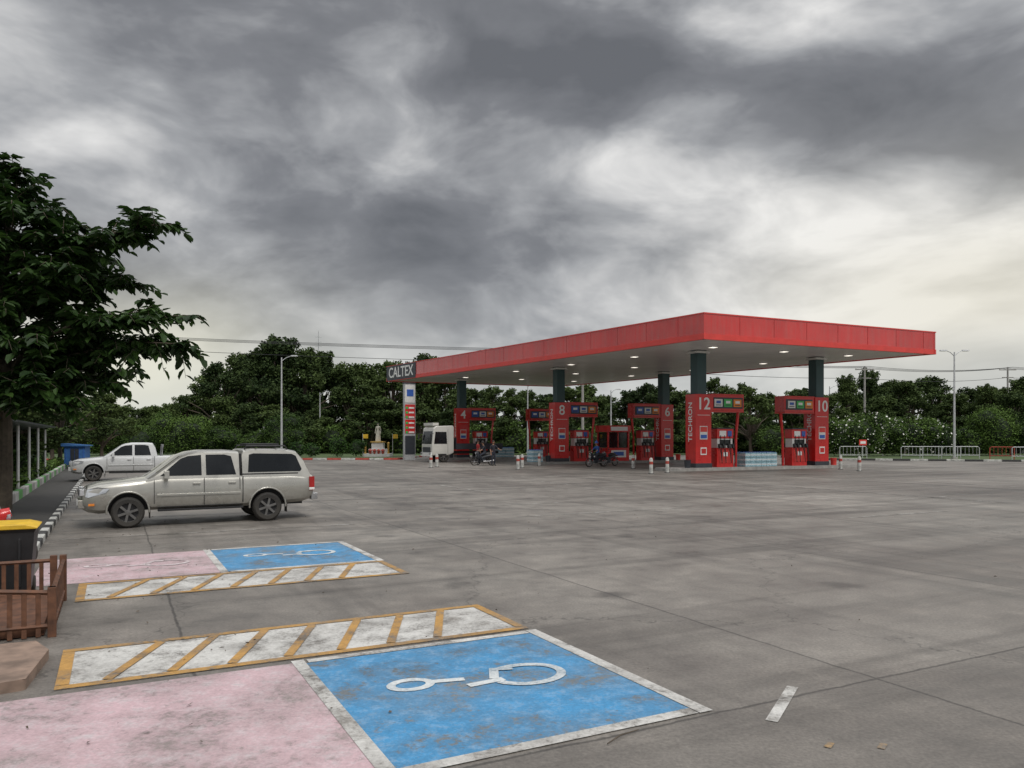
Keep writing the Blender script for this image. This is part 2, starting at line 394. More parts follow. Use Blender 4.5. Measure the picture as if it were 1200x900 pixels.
def blob(mb,c,r,mat):
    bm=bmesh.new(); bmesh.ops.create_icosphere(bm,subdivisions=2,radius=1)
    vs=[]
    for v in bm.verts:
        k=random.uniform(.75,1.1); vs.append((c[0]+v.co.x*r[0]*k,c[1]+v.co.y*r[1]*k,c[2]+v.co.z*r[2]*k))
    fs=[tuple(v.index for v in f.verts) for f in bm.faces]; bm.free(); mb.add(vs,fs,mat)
def shrub(name,loc,ells,dens=260,L=.22,mat='leafbush',flowers=0,parent=None):
    mb=MB()
    for c,r in ells:
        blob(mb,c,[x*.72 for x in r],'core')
        area=(r[0]*r[1]+r[1]*r[2]+r[0]*r[2])/3*4
        n=int(area*dens); add_leaves(mb,leaf_arrays(ellipsoid_pts(c,r,n,.7),L,L*.5),mat)
        if flowers: add_leaves(mb,leaf_arrays(ellipsoid_pts(c,[x*1.05 for x in r],int(n*flowers),.92),.17,.17),'petal')
    return mb.build(name,parent,loc,fix=False)

def tree_proto(seed,H,R,wide=1.0):
    random.seed(seed); mb=MB()
    th=H*random.uniform(.28,.36)
    mb.tube([(0,0,-.2),(.1,0,th*.5),(0,.1,th)],[H*.024,H*.019,H*.016],'bark',7)
    nc=random.randint(22,30)
    for i in range(nc):
        a=random.uniform(0,2*math.pi); t=(i+.5)/nc
        z=th*.75+(H-th*.75)*(t**.85)*.92
        env=math.sin(math.pi*min(.97,(.28+.72*t)))**.7
        rr=R*env*random.uniform(.25,1.0); c=(rr*math.cos(a)*wide,rr*math.sin(a),z)
        s=random.uniform(.5,1.1)*H*.095; r=(s*1.35,s*1.25,s*.72)
        mb.tube([(0,0,th*random.uniform(.6,1)),((c[0])*.5,c[1]*.5,(th+z)*.5),c],[H*.012,H*.008,H*.003],'bark',5)
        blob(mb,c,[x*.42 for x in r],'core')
        n=int(420*(s/1.2)**2); add_leaves(mb,leaf_arrays(ellipsoid_pts(c,r,n,.3),.38,.22),'leaffar')
        for q in range(6):
            d=rng.normal(size=3); d/=np.linalg.norm(d); d[2]=abs(d[2])
            c2=np.array(c)+d*np.array(r)*1.1
            add_leaves(mb,leaf_arrays(ellipsoid_pts(c2,[s*.36]*3,int(n*.09),.1),.34,.20),'leaffar')
    ob=mb.build('tree_proto',fix=False); me=ob.data; bpy.data.objects.remove(ob); return me
protos=[tree_proto(11,12,4.2),tree_proto(12,12,5.0),tree_proto(13,12,3.4),tree_proto(14,12,4.6),tree_proto(15,12,5.4,1.1),tree_proto(16,12,3.0)]
random.seed(3)
tl=empty('distant_tree_line',(0,100,0))
def skyline(px):
    pts=[(-150,430),(60,455),(110,470),(175,478),(225,462),(255,418),(290,406),(345,394),(380,420),(415,422),(450,392),(490,416),(540,436),(620,455),(700,450),(800,450),(860,436),(905,452),(960,452),(1000,438),(1045,425),(1085,440),(1130,458),(1165,452),(1220,438),(1400,430)]
    for (x0,y0),(x1,y1) in zip(pts[:-1],pts[1:]):
        if x0<=px<=x1: return y0+(y1-y0)*(px-x0)/(x1-x0)
    return 440
i=0; px=-140
while px<1400:
    Y=random.uniform(96,118); X=(px-600)/900*Y
    z=2+(512-skyline(px))*Y/900*random.choice((.78,.88,.95,1.0,1.03))
    o=bpy.data.objects.new('crown_%d'%i,random.choice(protos)); COL.objects.link(o); o.parent=tl
    o.location=(X,Y-100,0); s=z/12; w=s*random.uniform(.8,1.15)
    if s<.7: w=s*1.3
    o.scale=(w,w,s); o.rotation_euler=(0,0,random.uniform(0,6.28)); i+=1
    px+=random.uniform(15,27)
px=-140
while px<1400:
    Y=random.uniform(84,93)+(5 if 560<px<900 else 0); X=(px-600)/900*Y
    z=(2+(512-skyline(px))*Y/900)*random.uniform(.36,.75)
    o=bpy.data.objects.new('crown_%d'%i,random.choice(protos)); COL.objects.link(o); o.parent=tl
    o.location=(X,Y-100,-z*.12); s=z/12; w=s*random.uniform(1.1,1.6)
    o.scale=(w,w,s); o.rotation_euler=(0,0,random.uniform(0,6.28)); i+=1
    px+=random.uniform(22,38)
ells=[]
for k in range(90):
    px=-150+k*17.5; Y=random.uniform(88,94); X=(px-600)/900*Y
    ells.append(((X,Y-90,random.uniform(.8,1.6)),(random.uniform(1.4,2.4),1.2,random.uniform(1.4,2.6))))
shrub('undergrowth',(0,90,0),ells,70,.36,'leafbush')
def mids(name,px,Y,w,h,mat='leafbush',fl=0,dens=170,L=.19):
    X=(px-600)/900*Y; e=[((0,0,h*.5),(w*.42,w*.4,h*.46))]
    for _ in range(6): e.append(((random.uniform(-.4,.4)*w,random.uniform(-.3,.3)*w,h*random.uniform(.3,.85)),(w*.22,w*.22,h*.2)))
    shrub(name,(X,Y,.1),e,dens,L,mat,fl)
for px,w,h in ((397,2.0,2.1),(418,1.8,1.7),(366,1.6,1.4),(350,1.7,1.6)): mids('topiary_shrub',px,72,w,h,'leafhedge')
for px,w,h in ((120,5,3.6),(165,4,3.0),(215,5,4.2),(262,4.5,3.2),(300,4,2.6),(240,3,2.0),(330,5,4.4),(190,4,4.6)): mids('leafy_shrub',px,78+random.uniform(-2,3),w,h)
for px,w,h in ((985,4.0,3.9),(1012,4.5,4.3),(1043,4.5,4.0),(1072,4.2,4.2),(1100,3.6,3.6)): mids('white_flowering_shrub',px,76+random.uniform(-2,2),w,h,'leafbush',.055,150,.22)
for px,w,h in ((905,3.5,3.3),(945,4,3.0),(1165,5.5,5.2),(1210,4,4.5),(1140,3,3.0)): mids('leafy_shrub',px,78,w,h)
for px,Y,H in ((880,82,7.5),(935,84,7),(1060,88,8.4),(1185,80,6.5),(120,62,5.6),(62,58,6.2)):
    o=bpy.data.objects.new('roadside_tree',random.choice(protos)); COL.objects.link(o)
    o.location=((px-600)/900*Y,Y,0); s=H/12; o.scale=(s*1.15,s*1.15,s); o.rotation_euler=(0,0,random.uniform(0,6))

def near_tree():
    random.seed(21); mb=MB()
    def W3(x,y,z): return Vector((x+13.3,y-20,z))
    fork=Vector((.1,0,2.6)); mid=Vector((.15,0,5.0))
    mb.tube([(0,0,-.1),(.05,.05,1.2),fork,mid,W3(-13.2,20,8.2)],[.24,.19,.16,.12,.03],'bark',10)
    tips=[(fork,W3(-10.3,19.6,3.4)),(fork,W3(-11.4,18.2,3.2)),(fork,W3(-15.6,19.5,4.0)),(fork,W3(-11.0,21.5,3.8)),
      (Vector((.2,0,3.4)),W3(-8.6,19.8,4.4)),(Vector((.2,0,3.8)),W3(-8.8,20.3,5.2)),(Vector((.2,0,3.6)),W3(-9.4,20.6,4.3)),(Vector((.2,0,3.8)),W3(-10.0,18.8,4.9)),(Vector((.2,0,4)),W3(-16.5,20.4,5.6)),
      (Vector((.2,0,5.6)),W3(-8.9,19.6,7.45)),(Vector((.2,0,5.4)),W3(-9.6,20.0,7.3)),(mid,W3(-10.3,20.8,6.2)),(mid,W3(-11.0,18.8,6.0)),(mid,W3(-15.6,19.6,7.2)),(mid,W3(-12.0,22.3,7.0)),(mid,W3(-12.4,18.0,6.8)),
      (Vector((.1,0,6.4)),W3(-12.0,20,7.6)),(Vector((.1,0,7)),W3(-13.7,19.6,8.8)),(Vector((.1,0,7)),W3(-12.9,20.2,9.0)),(Vector((.1,0,6)),W3(-14.4,20,8.4)),(fork,W3(-12.8,17.4,3.4)),
      (fork,W3(-13.6,18.6,3.0)),(Vector((.2,0,3.8)),W3(-12.2,18.2,4.6)),(mid,W3(-13.2,18.4,5.6)),(Vector((.2,0,3.8)),W3(-14.2,18.5,5.0)),(mid,W3(-11.6,20.5,5.8)),(fork,W3(-12.0,19.2,3.9)),
      (Vector((.2,0,3.6)),W3(-9.5,19.2,4.9)),(Vector((.1,0,6.2)),W3(-13.0,18.8,8.0)),(mid,W3(-11.2,19.2,7.1)),(fork,W3(-11.0,19.0,2.9))]
    leaves=[]
    def leaf(p,d,L,Wd):
        d=d.normalized(); side=d.cross(Vector((random.uniform(-.4,.4),random.uniform(-.4,.4),1))).normalized(); up=side.cross(d)
        k=random.uniform(.7,1.3); L*=k; Wd*=k
        leaves.append([p, p+d*L*.35+side*Wd*.5+up*.02, p+d*L*.75+side*Wd*.38-up*.01, p+d*L-up*L*.18, p+d*L*.75-side*Wd*.38-up*.01, p+d*L*.35-side*Wd*.5+up*.02, p+d*L*.5-up*.03])
    def spray(p,out,bl):
        e=p+out*bl; e2=e+out*.25-Vector((0,0,.24))
        mb.tube([p,e,e2],[.014,.008,.004],'bark',4,False)
        m=int(17*bl)+8; side0=out.cross(Vector((0,0,1))).normalized()
        for j in range(m):
            v=(j+.5)/m; q=p.lerp(e,v*1.2) if v<.83 else e.lerp(e2,(v-.83)/.17)
            sd=1 if j%2 else -1
            leaf(q,out*.55+side0*sd*.9+Vector((random.uniform(-.25,.25),random.uniform(-.25,.25),random.uniform(-.8,-.05))),.31,.15)
            if random.random()<.4: leaf(q,Vector((random.uniform(-1,1),random.uniform(-1,1),random.uniform(-.6,.3))),.25,.13)
    for s,t in tips:
        d=t-s; L=d.length
        pts=[s,s+d*.35+Vector((0,0,L*.07)),s+d*.7+Vector((0,0,L*.08)),t]
        mb.tube(pts,[.075,.05,.03,.012],'bark',6)
        def at(u):
            k=min(2,int(u*3)); f=u*3-k; return pts[k].lerp(pts[k+1],f)
        nb=int(6+L*4.2)
        for i in range(nb):
            u=.2+.8*(i+random.random())/nb; p=at(u)
            out=Vector((random.gauss(0,1),random.gauss(0,1),random.gauss(.05,.35))).normalized()
            out=(out+d.normalized()*.7).normalized()
            spray(p,out,random.uniform(.45,1.05)*(1.12-u*.5))
    for _ in range(210):
        c=Vector((random.uniform(-2.6,1.9),random.uniform(-1.9,1.9),random.uniform(3.0,8.3)))
        k=1-((c.z-5.4)/3.3)**2
        if k<=0: continue
        c.x*=k**.5; c.y*=k**.5
        st=Vector((.12,0,max(2.4,c.z-1.0))); mb.tube([st,st.lerp(c,.5)+Vector((0,0,.15)),c],[.03,.018,.008],'bark',4,False)
        o=(c-st); o.z*=.3; o=(o.normalized()+Vector((random.uniform(-.5,.5),random.uniform(-.5,.5),random.uniform(-.2,.2)))).normalized()
        spray(c,o,random.uniform(.5,.9))
    k=mb.mi('leafnear')
    for q in leaves:
        o=len(mb.v); mb.v+=[tuple(x) for x in q]
        for f in ((0,1,6),(1,2,6),(2,3,6),(3,4,6),(4,5,6),(5,0,6)): mb.f.append(tuple(o+x for x in f)); mb.m.append(k)
    return mb.build('broadleaf_tree',None,(-13.3,20,0),fix=False)
near_tree()
random.seed(5)
ells=[]
for k in range(34):
    b=19+k*1.25; a=random.uniform(-5.6,-4.4); x,y,_=W(a,b); h=random.uniform(1.0,1.9)
    ells.append(((x,y,h*.5),(.9,.9,h*.6)))
shrub('hedge',(0,0,.1),ells,130,.2,'leafhedge')
ells=[]
for k in range(26):
    b=16+k*1.7; x,y,_=W(-3.25+random.uniform(-.1,.1),b); ells.append(((x,y,.28),(.34,.5,.28)))
shrub('low_plants',(0,0,.12),ells,260,.16,'leafbush')
for px,Y,H in ((-30,44,7.0),(28,47,6.0),(-70,32,7),(-10,36,5.6),(70,52,5.5)):
    o=bpy.data.objects.new('roadside_tree',random.choice(protos)); COL.objects.link(o)
    o.location=((px-600)/900*Y,Y,0); s=H/12; o.scale=(s*1.3,s*1.3,s); o.rotation_euler=(0,0,random.uniform(0,6))

# ---------------------------------------------------------------- canopy
NC=Vector((10.05,40.2,0)); RC=Vector((26.3,47.7,0)); LC=Vector((-11.6,71.2,0)); FC=LC+(RC-NC)
ZB,ZT=7.12,8.46
can=empty('petrol_station_canopy',tuple(NC),math.atan2((RC-NC).y,(RC-NC).x))
cm=MB()
bpy.context.view_layer.update(); Ci=can.matrix_world.inverted()
def L2(p): q=Ci@Vector((p[0],p[1],0)); return (q.x,q.y)
corners=[NC,RC,FC,LC]; lc=[L2(c) for c in corners]
M['soffitp']=panelled('soffit_panels',(.90,.87,.86),6.0,.4)
vs=[(x,y,ZB+.06) for x,y in lc]; cm.add(vs,[(0,1,2,3)],'soffitp')
vs=[(x,y,ZT-.10) for x,y in lc]; cm.add(vs,[(0,1,2,3)],'roofm'); cm.build('roof_and_soffit',can,fix=False)
def edge_box(mb,p,q,z0,z1,out,th,mat,ext=0):
    p=Vector((*p,0));q=Vector((*q,0)); d=(q-p).normalized(); n=Vector((d.y,-d.x,0))
    p=p-d*ext; q=q+d*ext
    a,b=p+n*out,q+n*out; c,e=q+n*(out-th),p+n*(out-th)
    vs=[(*v.xy,z0) for v in (a,b,c,e)]+[(*v.xy,z1) for v in (a,b,c,e)]
    mb.add(vs,[(0,3,2,1),(4,5,6,7),(0,1,5,4),(1,2,6,5),(2,3,7,6),(3,0,4,7)],mat)
M['fascia']=fascia_mat()
fm=MB()
for i in range(4):
    p,q=lc[i],lc[(i+1)%4]
    o=.0015*i
    edge_box(fm,p,q,ZB+.30,ZT+o,.0+o,.12,'fascia')
    edge_box(fm,p,q,ZB,ZB+.295+o,.03+o,.18,'redtrim',.03)
    edge_box(fm,p,q,ZT+.004+o,ZT+.07,.03+o,.16,'redtrim',.03)
fm.build('fascia',can)
sm_=MB()
for i in (0,3):
    p,q=Vector((*lc[i],0)),Vector((*lc[(i+1)%4],0)); L=(q-p).length; d=(q-p)/L; n=Vector((d.y,-d.x,0)); k=1
    while k*2.4<L:
        c=p+d*k*2.4+n*.006; sm_.box((c.x,c.y,(ZB+.3+ZT)/2),(.018,.012,ZT-ZB-.34),'tail',math.atan2(d.y,d.x)); k+=1
sm_.build('fascia_seams',can)
lm_=MB(); p=Vector((*lc[3],0)); q=Vector((*lc[0],0)); d=(q-p).normalized(); n=Vector((d.y,-d.x,0))
c=p+d*2.9+n*.02; lm_.box((c.x,c.y,(ZB+ZT)/2+.04),(5.7,.06,ZT-ZB-.02),'darkgrey',math.atan2(d.y,d.x))
lm_.build('name_panel',can)
tp=p+d*2.9+n*.06; text('CALTEX','name_letters',can,(tp.x,tp.y,(ZB+ZT)/2+.02),(d.x,d.y,0),1.30)
lp=MB()
for s in (.2,.5,.8):
    for t in (.08,.25,.42,.6,.8):
        v=NC+(RC-NC)*s+(LC-NC)*t; x,y=L2(v); lp.box((x,y,ZB+.035),(.36,.36,.05),'lamp'); lp.box((x,y,ZB+.045),(.5,.5,.04),'whitep')
lp.build('ceiling_lamps',can)

colsL=[Vector((11.2,46.15,0)),Vector((3.49,57.2,0)),Vector((-4.5,68.6,0))]
colsR=[Vector((19.8,50.0,0)),Vector((12.06,61.05,0)),Vector((4.3,72.1,0))]
cb=MB()
for c in colsL+colsR:
    x,y=L2(c); cb.box((x,y,(ZB+.06)/2),(.66,.66,ZB+.06),'column'); cb.box((x,y,ZB-.06),(.95,.95,.12),'whitep')
cb.build('columns',can)

def island(cl,cr,nums,k):
    d=(cr-cl); L=d.length; ang=math.atan2(d.y,d.x)
    e=empty('fuel_island',tuple(cl),ang)
    mb=MB(); mb.slab([(-2.6,-.75),(-2.3,-1.0),(L+2.6,-1.0),(L+2.9,-.75),(L+2.9,.75),(L+2.6,1.0),(-2.3,1.0),(-2.6,.75)],-.02,.17,'kerbc')
    mb.build('island_base',e,bevel=.03)
    for sgn,x0,num in ((1,0,nums[0]),(-1,L,nums[1])):
        p=empty('pump_tower' ,(x0,0,0)); p.parent=e
        t=MB(); t.box((0,0,2.36),(1.15,.98,4.38),'red'); t.box((0,0,.30),(1.22,1.05,.26),'darkgrey')
        t.box((0,-.497,3.3),(.9,.02,.03),'letter'); t.box((0,-.497,2.25),(.56,.02,.8),'whitep'); t.box((0,-.509,2.45),(.5,.02,.3),'redtrim'); t.box((0,-.509,2.02),(.46,.02,.22),'bluel')
        t.box((0,-.497,1.15),(.45,.02,.45),'letter'); t.box((0,-.509,1.15),(.34,.02,.3),'red')
        t.build('tower_body',p,bevel=.03)
        text(num,'tower_number',p,(0,-.50,3.95),(1,0,0),1.0)
        text(num,'tower_number_back',p,(0,.50,3.95),(-1,0,0),1.0)
        text('TECHRON','side_letters',p,(-.585,0,2.9),(0,-1,0),.50,rot90=True)
        text('TECHRON','side_letters_b',p,(.585,0,2.9),(0,1,0),.50,rot90=True)
        h=MB(); hx=sgn*(.58+1.25)
        h.box((hx,0,4.05),(2.5,.86,.95),'red'); h.box((hx,0,3.53),(2.5,.9,.07),'redtrim'); h.box((hx,0,4.56),(2.5,.9,.06),'redtrim')
        for f in (-1,1):
            h.box((hx+sgn*.05,f*.44,4.05),(2.2,.03,.66),'darkgrey')
            for j,(mt) in enumerate(('whitep','green','orange') if k==0 else ('bluel','whitep','orange')):
                xx=hx+(-.70+.72*j)
                h.box((xx,f*.46,4.05),(.60,.03,.46),mt); h.box((xx,f*.478,4.10),(.34,.012,.16),'letter' if mt!='whitep' else 'bluel'); h.box((xx,f*.478,3.92),(.42,.012,.05),'darkgrey')
        hx2=sgn*3.0
        h.tube([(hx2,0,3.55),(hx2-sgn*.05,0,3.0),(hx2-sgn*.16,0,2.0),(hx2-sgn*.18,0,.15)],[.10,.09,.08,.08],'red',8)
        h.build('price_header',p,bevel=.02)
        D=MB(); dx=sgn*1.75
        D.box((dx,0,.75),(1.25,.66,1.16),'red'); D.box((dx,0,1.62),(1.15,.60,.56),'whitep'); D.box((dx,0,2.20),(1.25,.66,.58),'red'); D.box((dx,0,2.52),(1.32,.74,.06),'darkgrey')
        for f in (-1,1):
            D.box((dx,f*.31,1.66),(.80,.03,.34),'screen'); D.box((dx-.2,f*.345,2.2),(.5,.03,.34),'letter'); D.box((dx+.32,f*.345,2.2),(.3,.03,.34),'bluel')
            D.box((dx,f*.335,.8),(.9,.03,.75),'redtrim'); D.box((dx,f*.352,.95),(.34,.02,.25),'letter')
            for s2 in (-1,-.4,.4,1):
                x=dx+s2*.5; D.box((x,f*.40,1.45),(.09,.14,.26),'blackpl',0,1,0,f*.3)
                D.tube([(x,f*.42,1.36),(x+.06,f*.52,.9),(x+.1,f*.52,.5),(x+.16,f*.46,.42),(x+.18,f*.40,1.0),(x+.12,f*.36,2.1)],.022,'rubber',6)
        D.build('fuel_dispenser',p,bevel=.02)
        B=MB(); B.lathe([(.17,0),(.2,.45),(.21,.47),(.19,.47)],(sgn*-1.1,-.4,.17),'z','darkgrey' if sgn>0 else 'redtrim',14); B.build('bucket',p,smooth=True)
    return e,L,ang
isl=[island(colsL[i],colsR[i],(('12','10'),('8','6'),('4','2'))[i],i) for i in range(3)]
def packs(name,par,x,n,m,rows):
    mb=MB()
    for k in range(rows):
        for i in range(n):
            for j in range(m):
                w=random.uniform(-.015,.015)
                mb.box((x+i*.42+w,-.35+j*.34+w,.17+.14+k*.29),(.40,.32,.27),'water'); mb.box((x+i*.42+w,-.35+j*.34+w,.17+.14+k*.29),(.407,.327,.09),'waterw')
                if k==rows-1:
                    for q in range(6): mb.lathe([(.03,0),(.03,.02),(.015,.05)],(x+i*.42-.13+.13*(q%3),-.35+j*.34-.08+.16*(q//3),.17+.275+k*.29),'z','bluel',6)
    mb.build(name,par,bevel=.025)
for i,(x,n) in enumerate(((3.35,6),(-2.2,2),(3.4,4))):
    packs('bottle_packs',isl[i][0],x,n,3,3)
packs('bottle_packs',isl[2][0],-2.4,3,3,3)
def booth(p):
    e=empty('cashier_booth',(4.7,0,.17)); e.parent=p; mb=MB()
    mb.box((0,0,.5),(1.9,1.6,1.0),'red')
    for x in (-.9,.9):
        for y in (-.75,.75): mb.box((x,y,1.6),(.12,.12,1.2),'red')
    mb.box((0,0,1.6),(1.7,1.4,1.15),'glass'); mb.box((0,0,2.45),(2.1,1.8,.5),'red'); mb.box((0,-.905,2.45),(1.5,.02,.3),'letter')
    mb.box((0,-.72,1.6),(.06,.06,1.15),'redtrim'); mb.box((0,-.815,.55),(1.3,.03,.55),'letter'); mb.box((0,-.83,.55),(.9,.02,.3),'bluel')
    mb.build('booth_body',e,bevel=.03)
booth(isl[1][0])
def bollard(x,y,c='kerbw'):
    mb=MB(); mb.lathe([(.10,0),(.10,.75),(.085,.82),(.04,.86)],(0,0,0),'z',c,14); mb.lathe([(.104,.5),(.104,.66)],(0,0,0),'z','kerbr',14,False); mb.lathe([(.16,0),(.15,.03)],(0,0,0),'z','kerbk',14)
    mb.build('bollard',None,(x,y,0),smooth=True)
for px,py in ((763,555),(782,554),(1007,552),(985,550),(612,548),(632,546),(607,550),(512,547),(505,548),(866,548),(742,549)):
    d=py-512; bollard((px-600)*2/d,1800/d)

# ---------------------------------------------------------------- vehicles
def bool_cut(ob,cuts):
    for c in cuts:
        m=ob.modifiers.new('b','BOOLEAN'); m.object=c; m.operation='DIFFERENCE'; m.solver='EXACT'
    dg=bpy.context.evaluated_depsgraph_get(); dg.update()
    me=bpy.data.meshes.new_from_object(ob.evaluated_get(dg)); ob.modifiers.clear(); ob.data=me
    for c in cuts: bpy.data.objects.remove(c)
def wheel(mb,c,r=.37,w=.25,side=-1):
    s=side
    mb.lathe([(r*.62,-w*.46),(r*.86,-w*.5),(r*.97,-w*.38),(r,-w*.2),(r,w*.2),(r*.97,w*.38),(r*.86,w*.5),(r*.62,w*.46)],c,'y','rubber',32,False)
    mb.lathe([(r*.66,s*w*.44),(r*.62,s*w*.46),(r*.60,s*w*.25),(r*.58,s*w*.15)],c,'y','alloy',28,False)
    mb.lathe([(r*.64,-s*w*.42),(r*.05,-s*w*.1)],c,'y','blackpl',16,False)
    mb.lathe([(r*.60,s*w*.16),(.001,s*w*.15)],c,'y','blackpl',20,False)
    mb.lathe([(r*.17,s*w*.2),(r*.16,s*w*.42),(r*.05,s*w*.45),(.001,s*w*.45)],c,'y','alloy',14,False)
    for k in range(6):
        a=k*math.pi/3+.3; rr=r*.37
        mb.box((c[0]+rr*math.cos(a),c[1]+s*w*.36,c[2]+rr*math.sin(a)),(r*.48,w*.10,r*.15),'alloy',0,1,-a)
def pickup(name,paint,loc,rz,cap=True):
    e=empty(name,loc,rz); WR=.35
    st=[(0,.52,.72,.64),(.03,.44,.80,.74),(.13,.38,.92,.83),(.34,.34,.99,.885),(.9,.36,1.045,.905),(1.35,.38,1.09,.91),(1.65,.38,1.12,.91),(2.5,.38,1.12,.915),(3.42,.38,1.12,.915),(4.2,.40,1.12,.91),(4.9,.44,1.12,.90),(5.10,.50,1.11,.885),(5.15,.55,1.08,.87)]
    mb=MB(); ringn=None; vs=[]
    for x,zb,zt,w in st:
        h=zt-zb
        half=[(0,zb),(w*.82,zb),(w*.95,zb+.08),(w*.985,zb+.28*h),(w,zb+.55*h),(w*.985,zt-.16*h),(w*.955,zt-.045),(w*.90,zt-.005),(w*.5,zt+.012),(0,zt+.018)]
        ring=half+[(-y,z) for y,z in reversed(half[1:-1])]
        ringn=len(ring); vs+=[(x,y,z) for y,z in ring]
    fs=[]
    for i in range(len(st)-1):
        for j in range(ringn):
            j2=(j+1)%ringn; fs.append((i*ringn+j,i*ringn+j2,(i+1)*ringn+j2,(i+1)*ringn+j))
    fs.append(tuple(range(ringn))); fs.append(tuple((len(st)-1)*ringn+j for j in range(ringn)))
    mb.add(vs,fs,paint)
    body=mb.build('body',None)
    cuts=[]
    for x in (.93,4.02):
        c=MB(); c.lathe([(.425,-1.2),(.425,1.2)],(x,0,.38),'y','blackpl',36); cuts.append(c.build('cut'))
    if not cap:
        c=MB(); c.box((4.32,0,1.1),(1.55,1.56,.72),paint); cuts.append(c.build('cut'))
    bool_cut(body,cuts); body.parent=e
    body.data.polygons.foreach_set('use_smooth',[True]*len(body.data.polygons)); body.data.set_sharp_from_angle(angle=math.radians(28))
    u=MB(); u.box((2.6,0,.58),(4.7,1.15,.42),'blackpl')
    for x in (.93,4.02): u.tube([(x,-.7,WR),(x,.7,WR)],.05,'blackpl',8)
    for s in (-1,1):
        u.box((2.5,s*.82,.37),(1.9,.10,.05),'blackpl')
        for x in (1.6,3.4): u.box((x,s*.75,.44),(.05,.1,.12),'blackpl')
        for x in (.93,4.02):
            pts=[(x+.435*math.cos(t),s*.90,.38+.435*math.sin(t)) for t in [math.radians(-6+192*i/18) for i in range(19)]]
            u.tube(pts,.024,paint,6)
        for x in (1.38,4.48): u.box((x,s*.80,.34),(.02,.22,.28),'rubber')
    u.box((5.20,0,.56),(.16,1.62,.16),'steel' if cap else 'blackpl'); u.box((.02,0,.56),(.16,1.46,.18),paint)
    u.build('underbody',e,bevel=.012)
    def gy(z): return .862-(z-1.1)*.25
    gs=[(1.30,1.07),(1.48,1.19),(2.02,1.60),(2.22,1.68),(2.5,1.725),(3.1,1.725),(3.36,1.70)]
    if not cap: gs+=[(3.46,1.55),(3.56,1.12)]
    def green(secs,nm):
        m=MB(); vs=[]; n=8
        for x,z in secs:
            y0=gy(1.05); z=max(z,1.06)
            yt=gy(z-.05 if z>1.3 else z)
            half=[(0,1.03),(y0,1.03),(gy((1.05+z)/2),(1.05+z)/2),(yt,max(1.055,z-.05)),(max(.1,gy(z)-.07),z-.008),(.35,z+.012),(0,z+.018)]
            ring=half+[(-y,q) for y,q in reversed(half[1:-1])]; n=len(ring); vs+=[(x,y,q) for y,q in ring]
        fs=[(i*n+j,i*n+(j+1)%n,(i+1)*n+(j+1)%n,(i+1)*n+j) for i in range(len(secs)-1) for j in range(n)]
        fs+=[tuple(range(n)),tuple((len(secs)-1)*n+j for j in range(n))]
        m.add(vs,fs,paint); return m.build(nm,e,smooth=True,angle=32)
    green(gs,'cab')
    if cap: green([(3.43,1.66),(3.47,1.74),(3.7,1.765),(4.5,1.755),(4.76,1.70),(4.93,1.50),(5.08,1.16)],'canopy_shell')
    w=MB()
    def side(poly,off,mat):
        for s in (-1,1):
            vs=[(x,s*(gy(z)+off),z) for x,z in poly]+[(x,s*(gy(z)+off-.012),z) for x,z in poly]; n=len(poly)
            w.add(vs,[tuple(range(n)),tuple(reversed(range(n,2*n)))]+[(i,i+n,(i+1)%n+n,(i+1)%n) for i in range(n)],mat)
    side([(1.60,1.155),(2.04,1.54),(2.20,1.60),(2.50,1.628),(2.50,1.155)],.006,'glass')
    side([(2.60,1.155),(2.60,1.632),(3.02,1.632),(3.18,1.59),(3.28,1.155)],.006,'glass')
    if cap: side([(3.56,1.20),(3.60,1.62),(3.70,1.65),(4.64,1.63),(4.74,1.58),(4.87,1.25),(4.83,1.20)],.006,'glass')
    w.add([(1.53,-.70,1.236),(1.53,.70,1.236),(2.035,.62,1.62),(2.035,-.62,1.62)],[(0,1,2,3)],'glass')
    if not cap: w.add([(3.475,-.62,1.54),(3.475,.62,1.54),(3.555,.68,1.22),(3.555,-.68,1.22)],[(0,1,2,3)],'glass')
    else: w.add([(4.95,-.60,1.50),(4.95,.60,1.50),(5.065,.66,1.25),(5.065,-.66,1.25)],[(0,1,2,3)],'glass')
    w.build('windows',e)
    t=MB()
    for s in (-1,1):
        y=s*.916
        for x,z0,z1 in ((1.47,.52,1.08),(2.55,.46,1.10),(3.36,.80,1.10)): t.box((x,s*.913,(z0+z1)/2),(.012,.02,z1-z0),'blackpl')
        t.box((2.45,s*.912,.455),(1.85,.02,.012),'blackpl'); t.box((3.43,s*.908,.80),(.02,.02,.62),'blackpl')
        for x in (2.38,3.18): t.box((x,y,.97),(.17,.05,.035),paint)
        t.box((2.45,s*.920,.72),(1.85,.02,.05),paint)
        if cap: t.box((4.1,s*.845,1.155),(1.35,.02,.03),'blackpl')
        t.box((1.72,s*1.0,1.19),(.10,.22,.17),paint); t.box((1.73,s*.9,1.15),(.04,.1,.04),'blackpl')
        t.add([(.08,s*.80,.73),(.14,s*.852,.71),(.48,s*.905,.81),(.56,s*.905,.90),(.32,s*.882,.94),(.12,s*.80,.89)],[(0,1,2,3,4,5)],'lens')
        t.box((.02,s*.56,.82),(.08,.34,.14),'lens'); t.box((.20,s*.868,.55),(.12,.02,.05),'orange')
        t.box((5.11,s*.862,.89),(.13,.09,.34),'tail'); t.box((5.11,s*.864,.76),(.132,.09,.06),'letter')
    t.box((.0,0,.80),(.08,.86,.16),'steel'); t.box((-.04,0,.79),(.03,.76,.11),'blackpl'); t.box((-.07,0,.56),(.02,.45,.12),'letter')
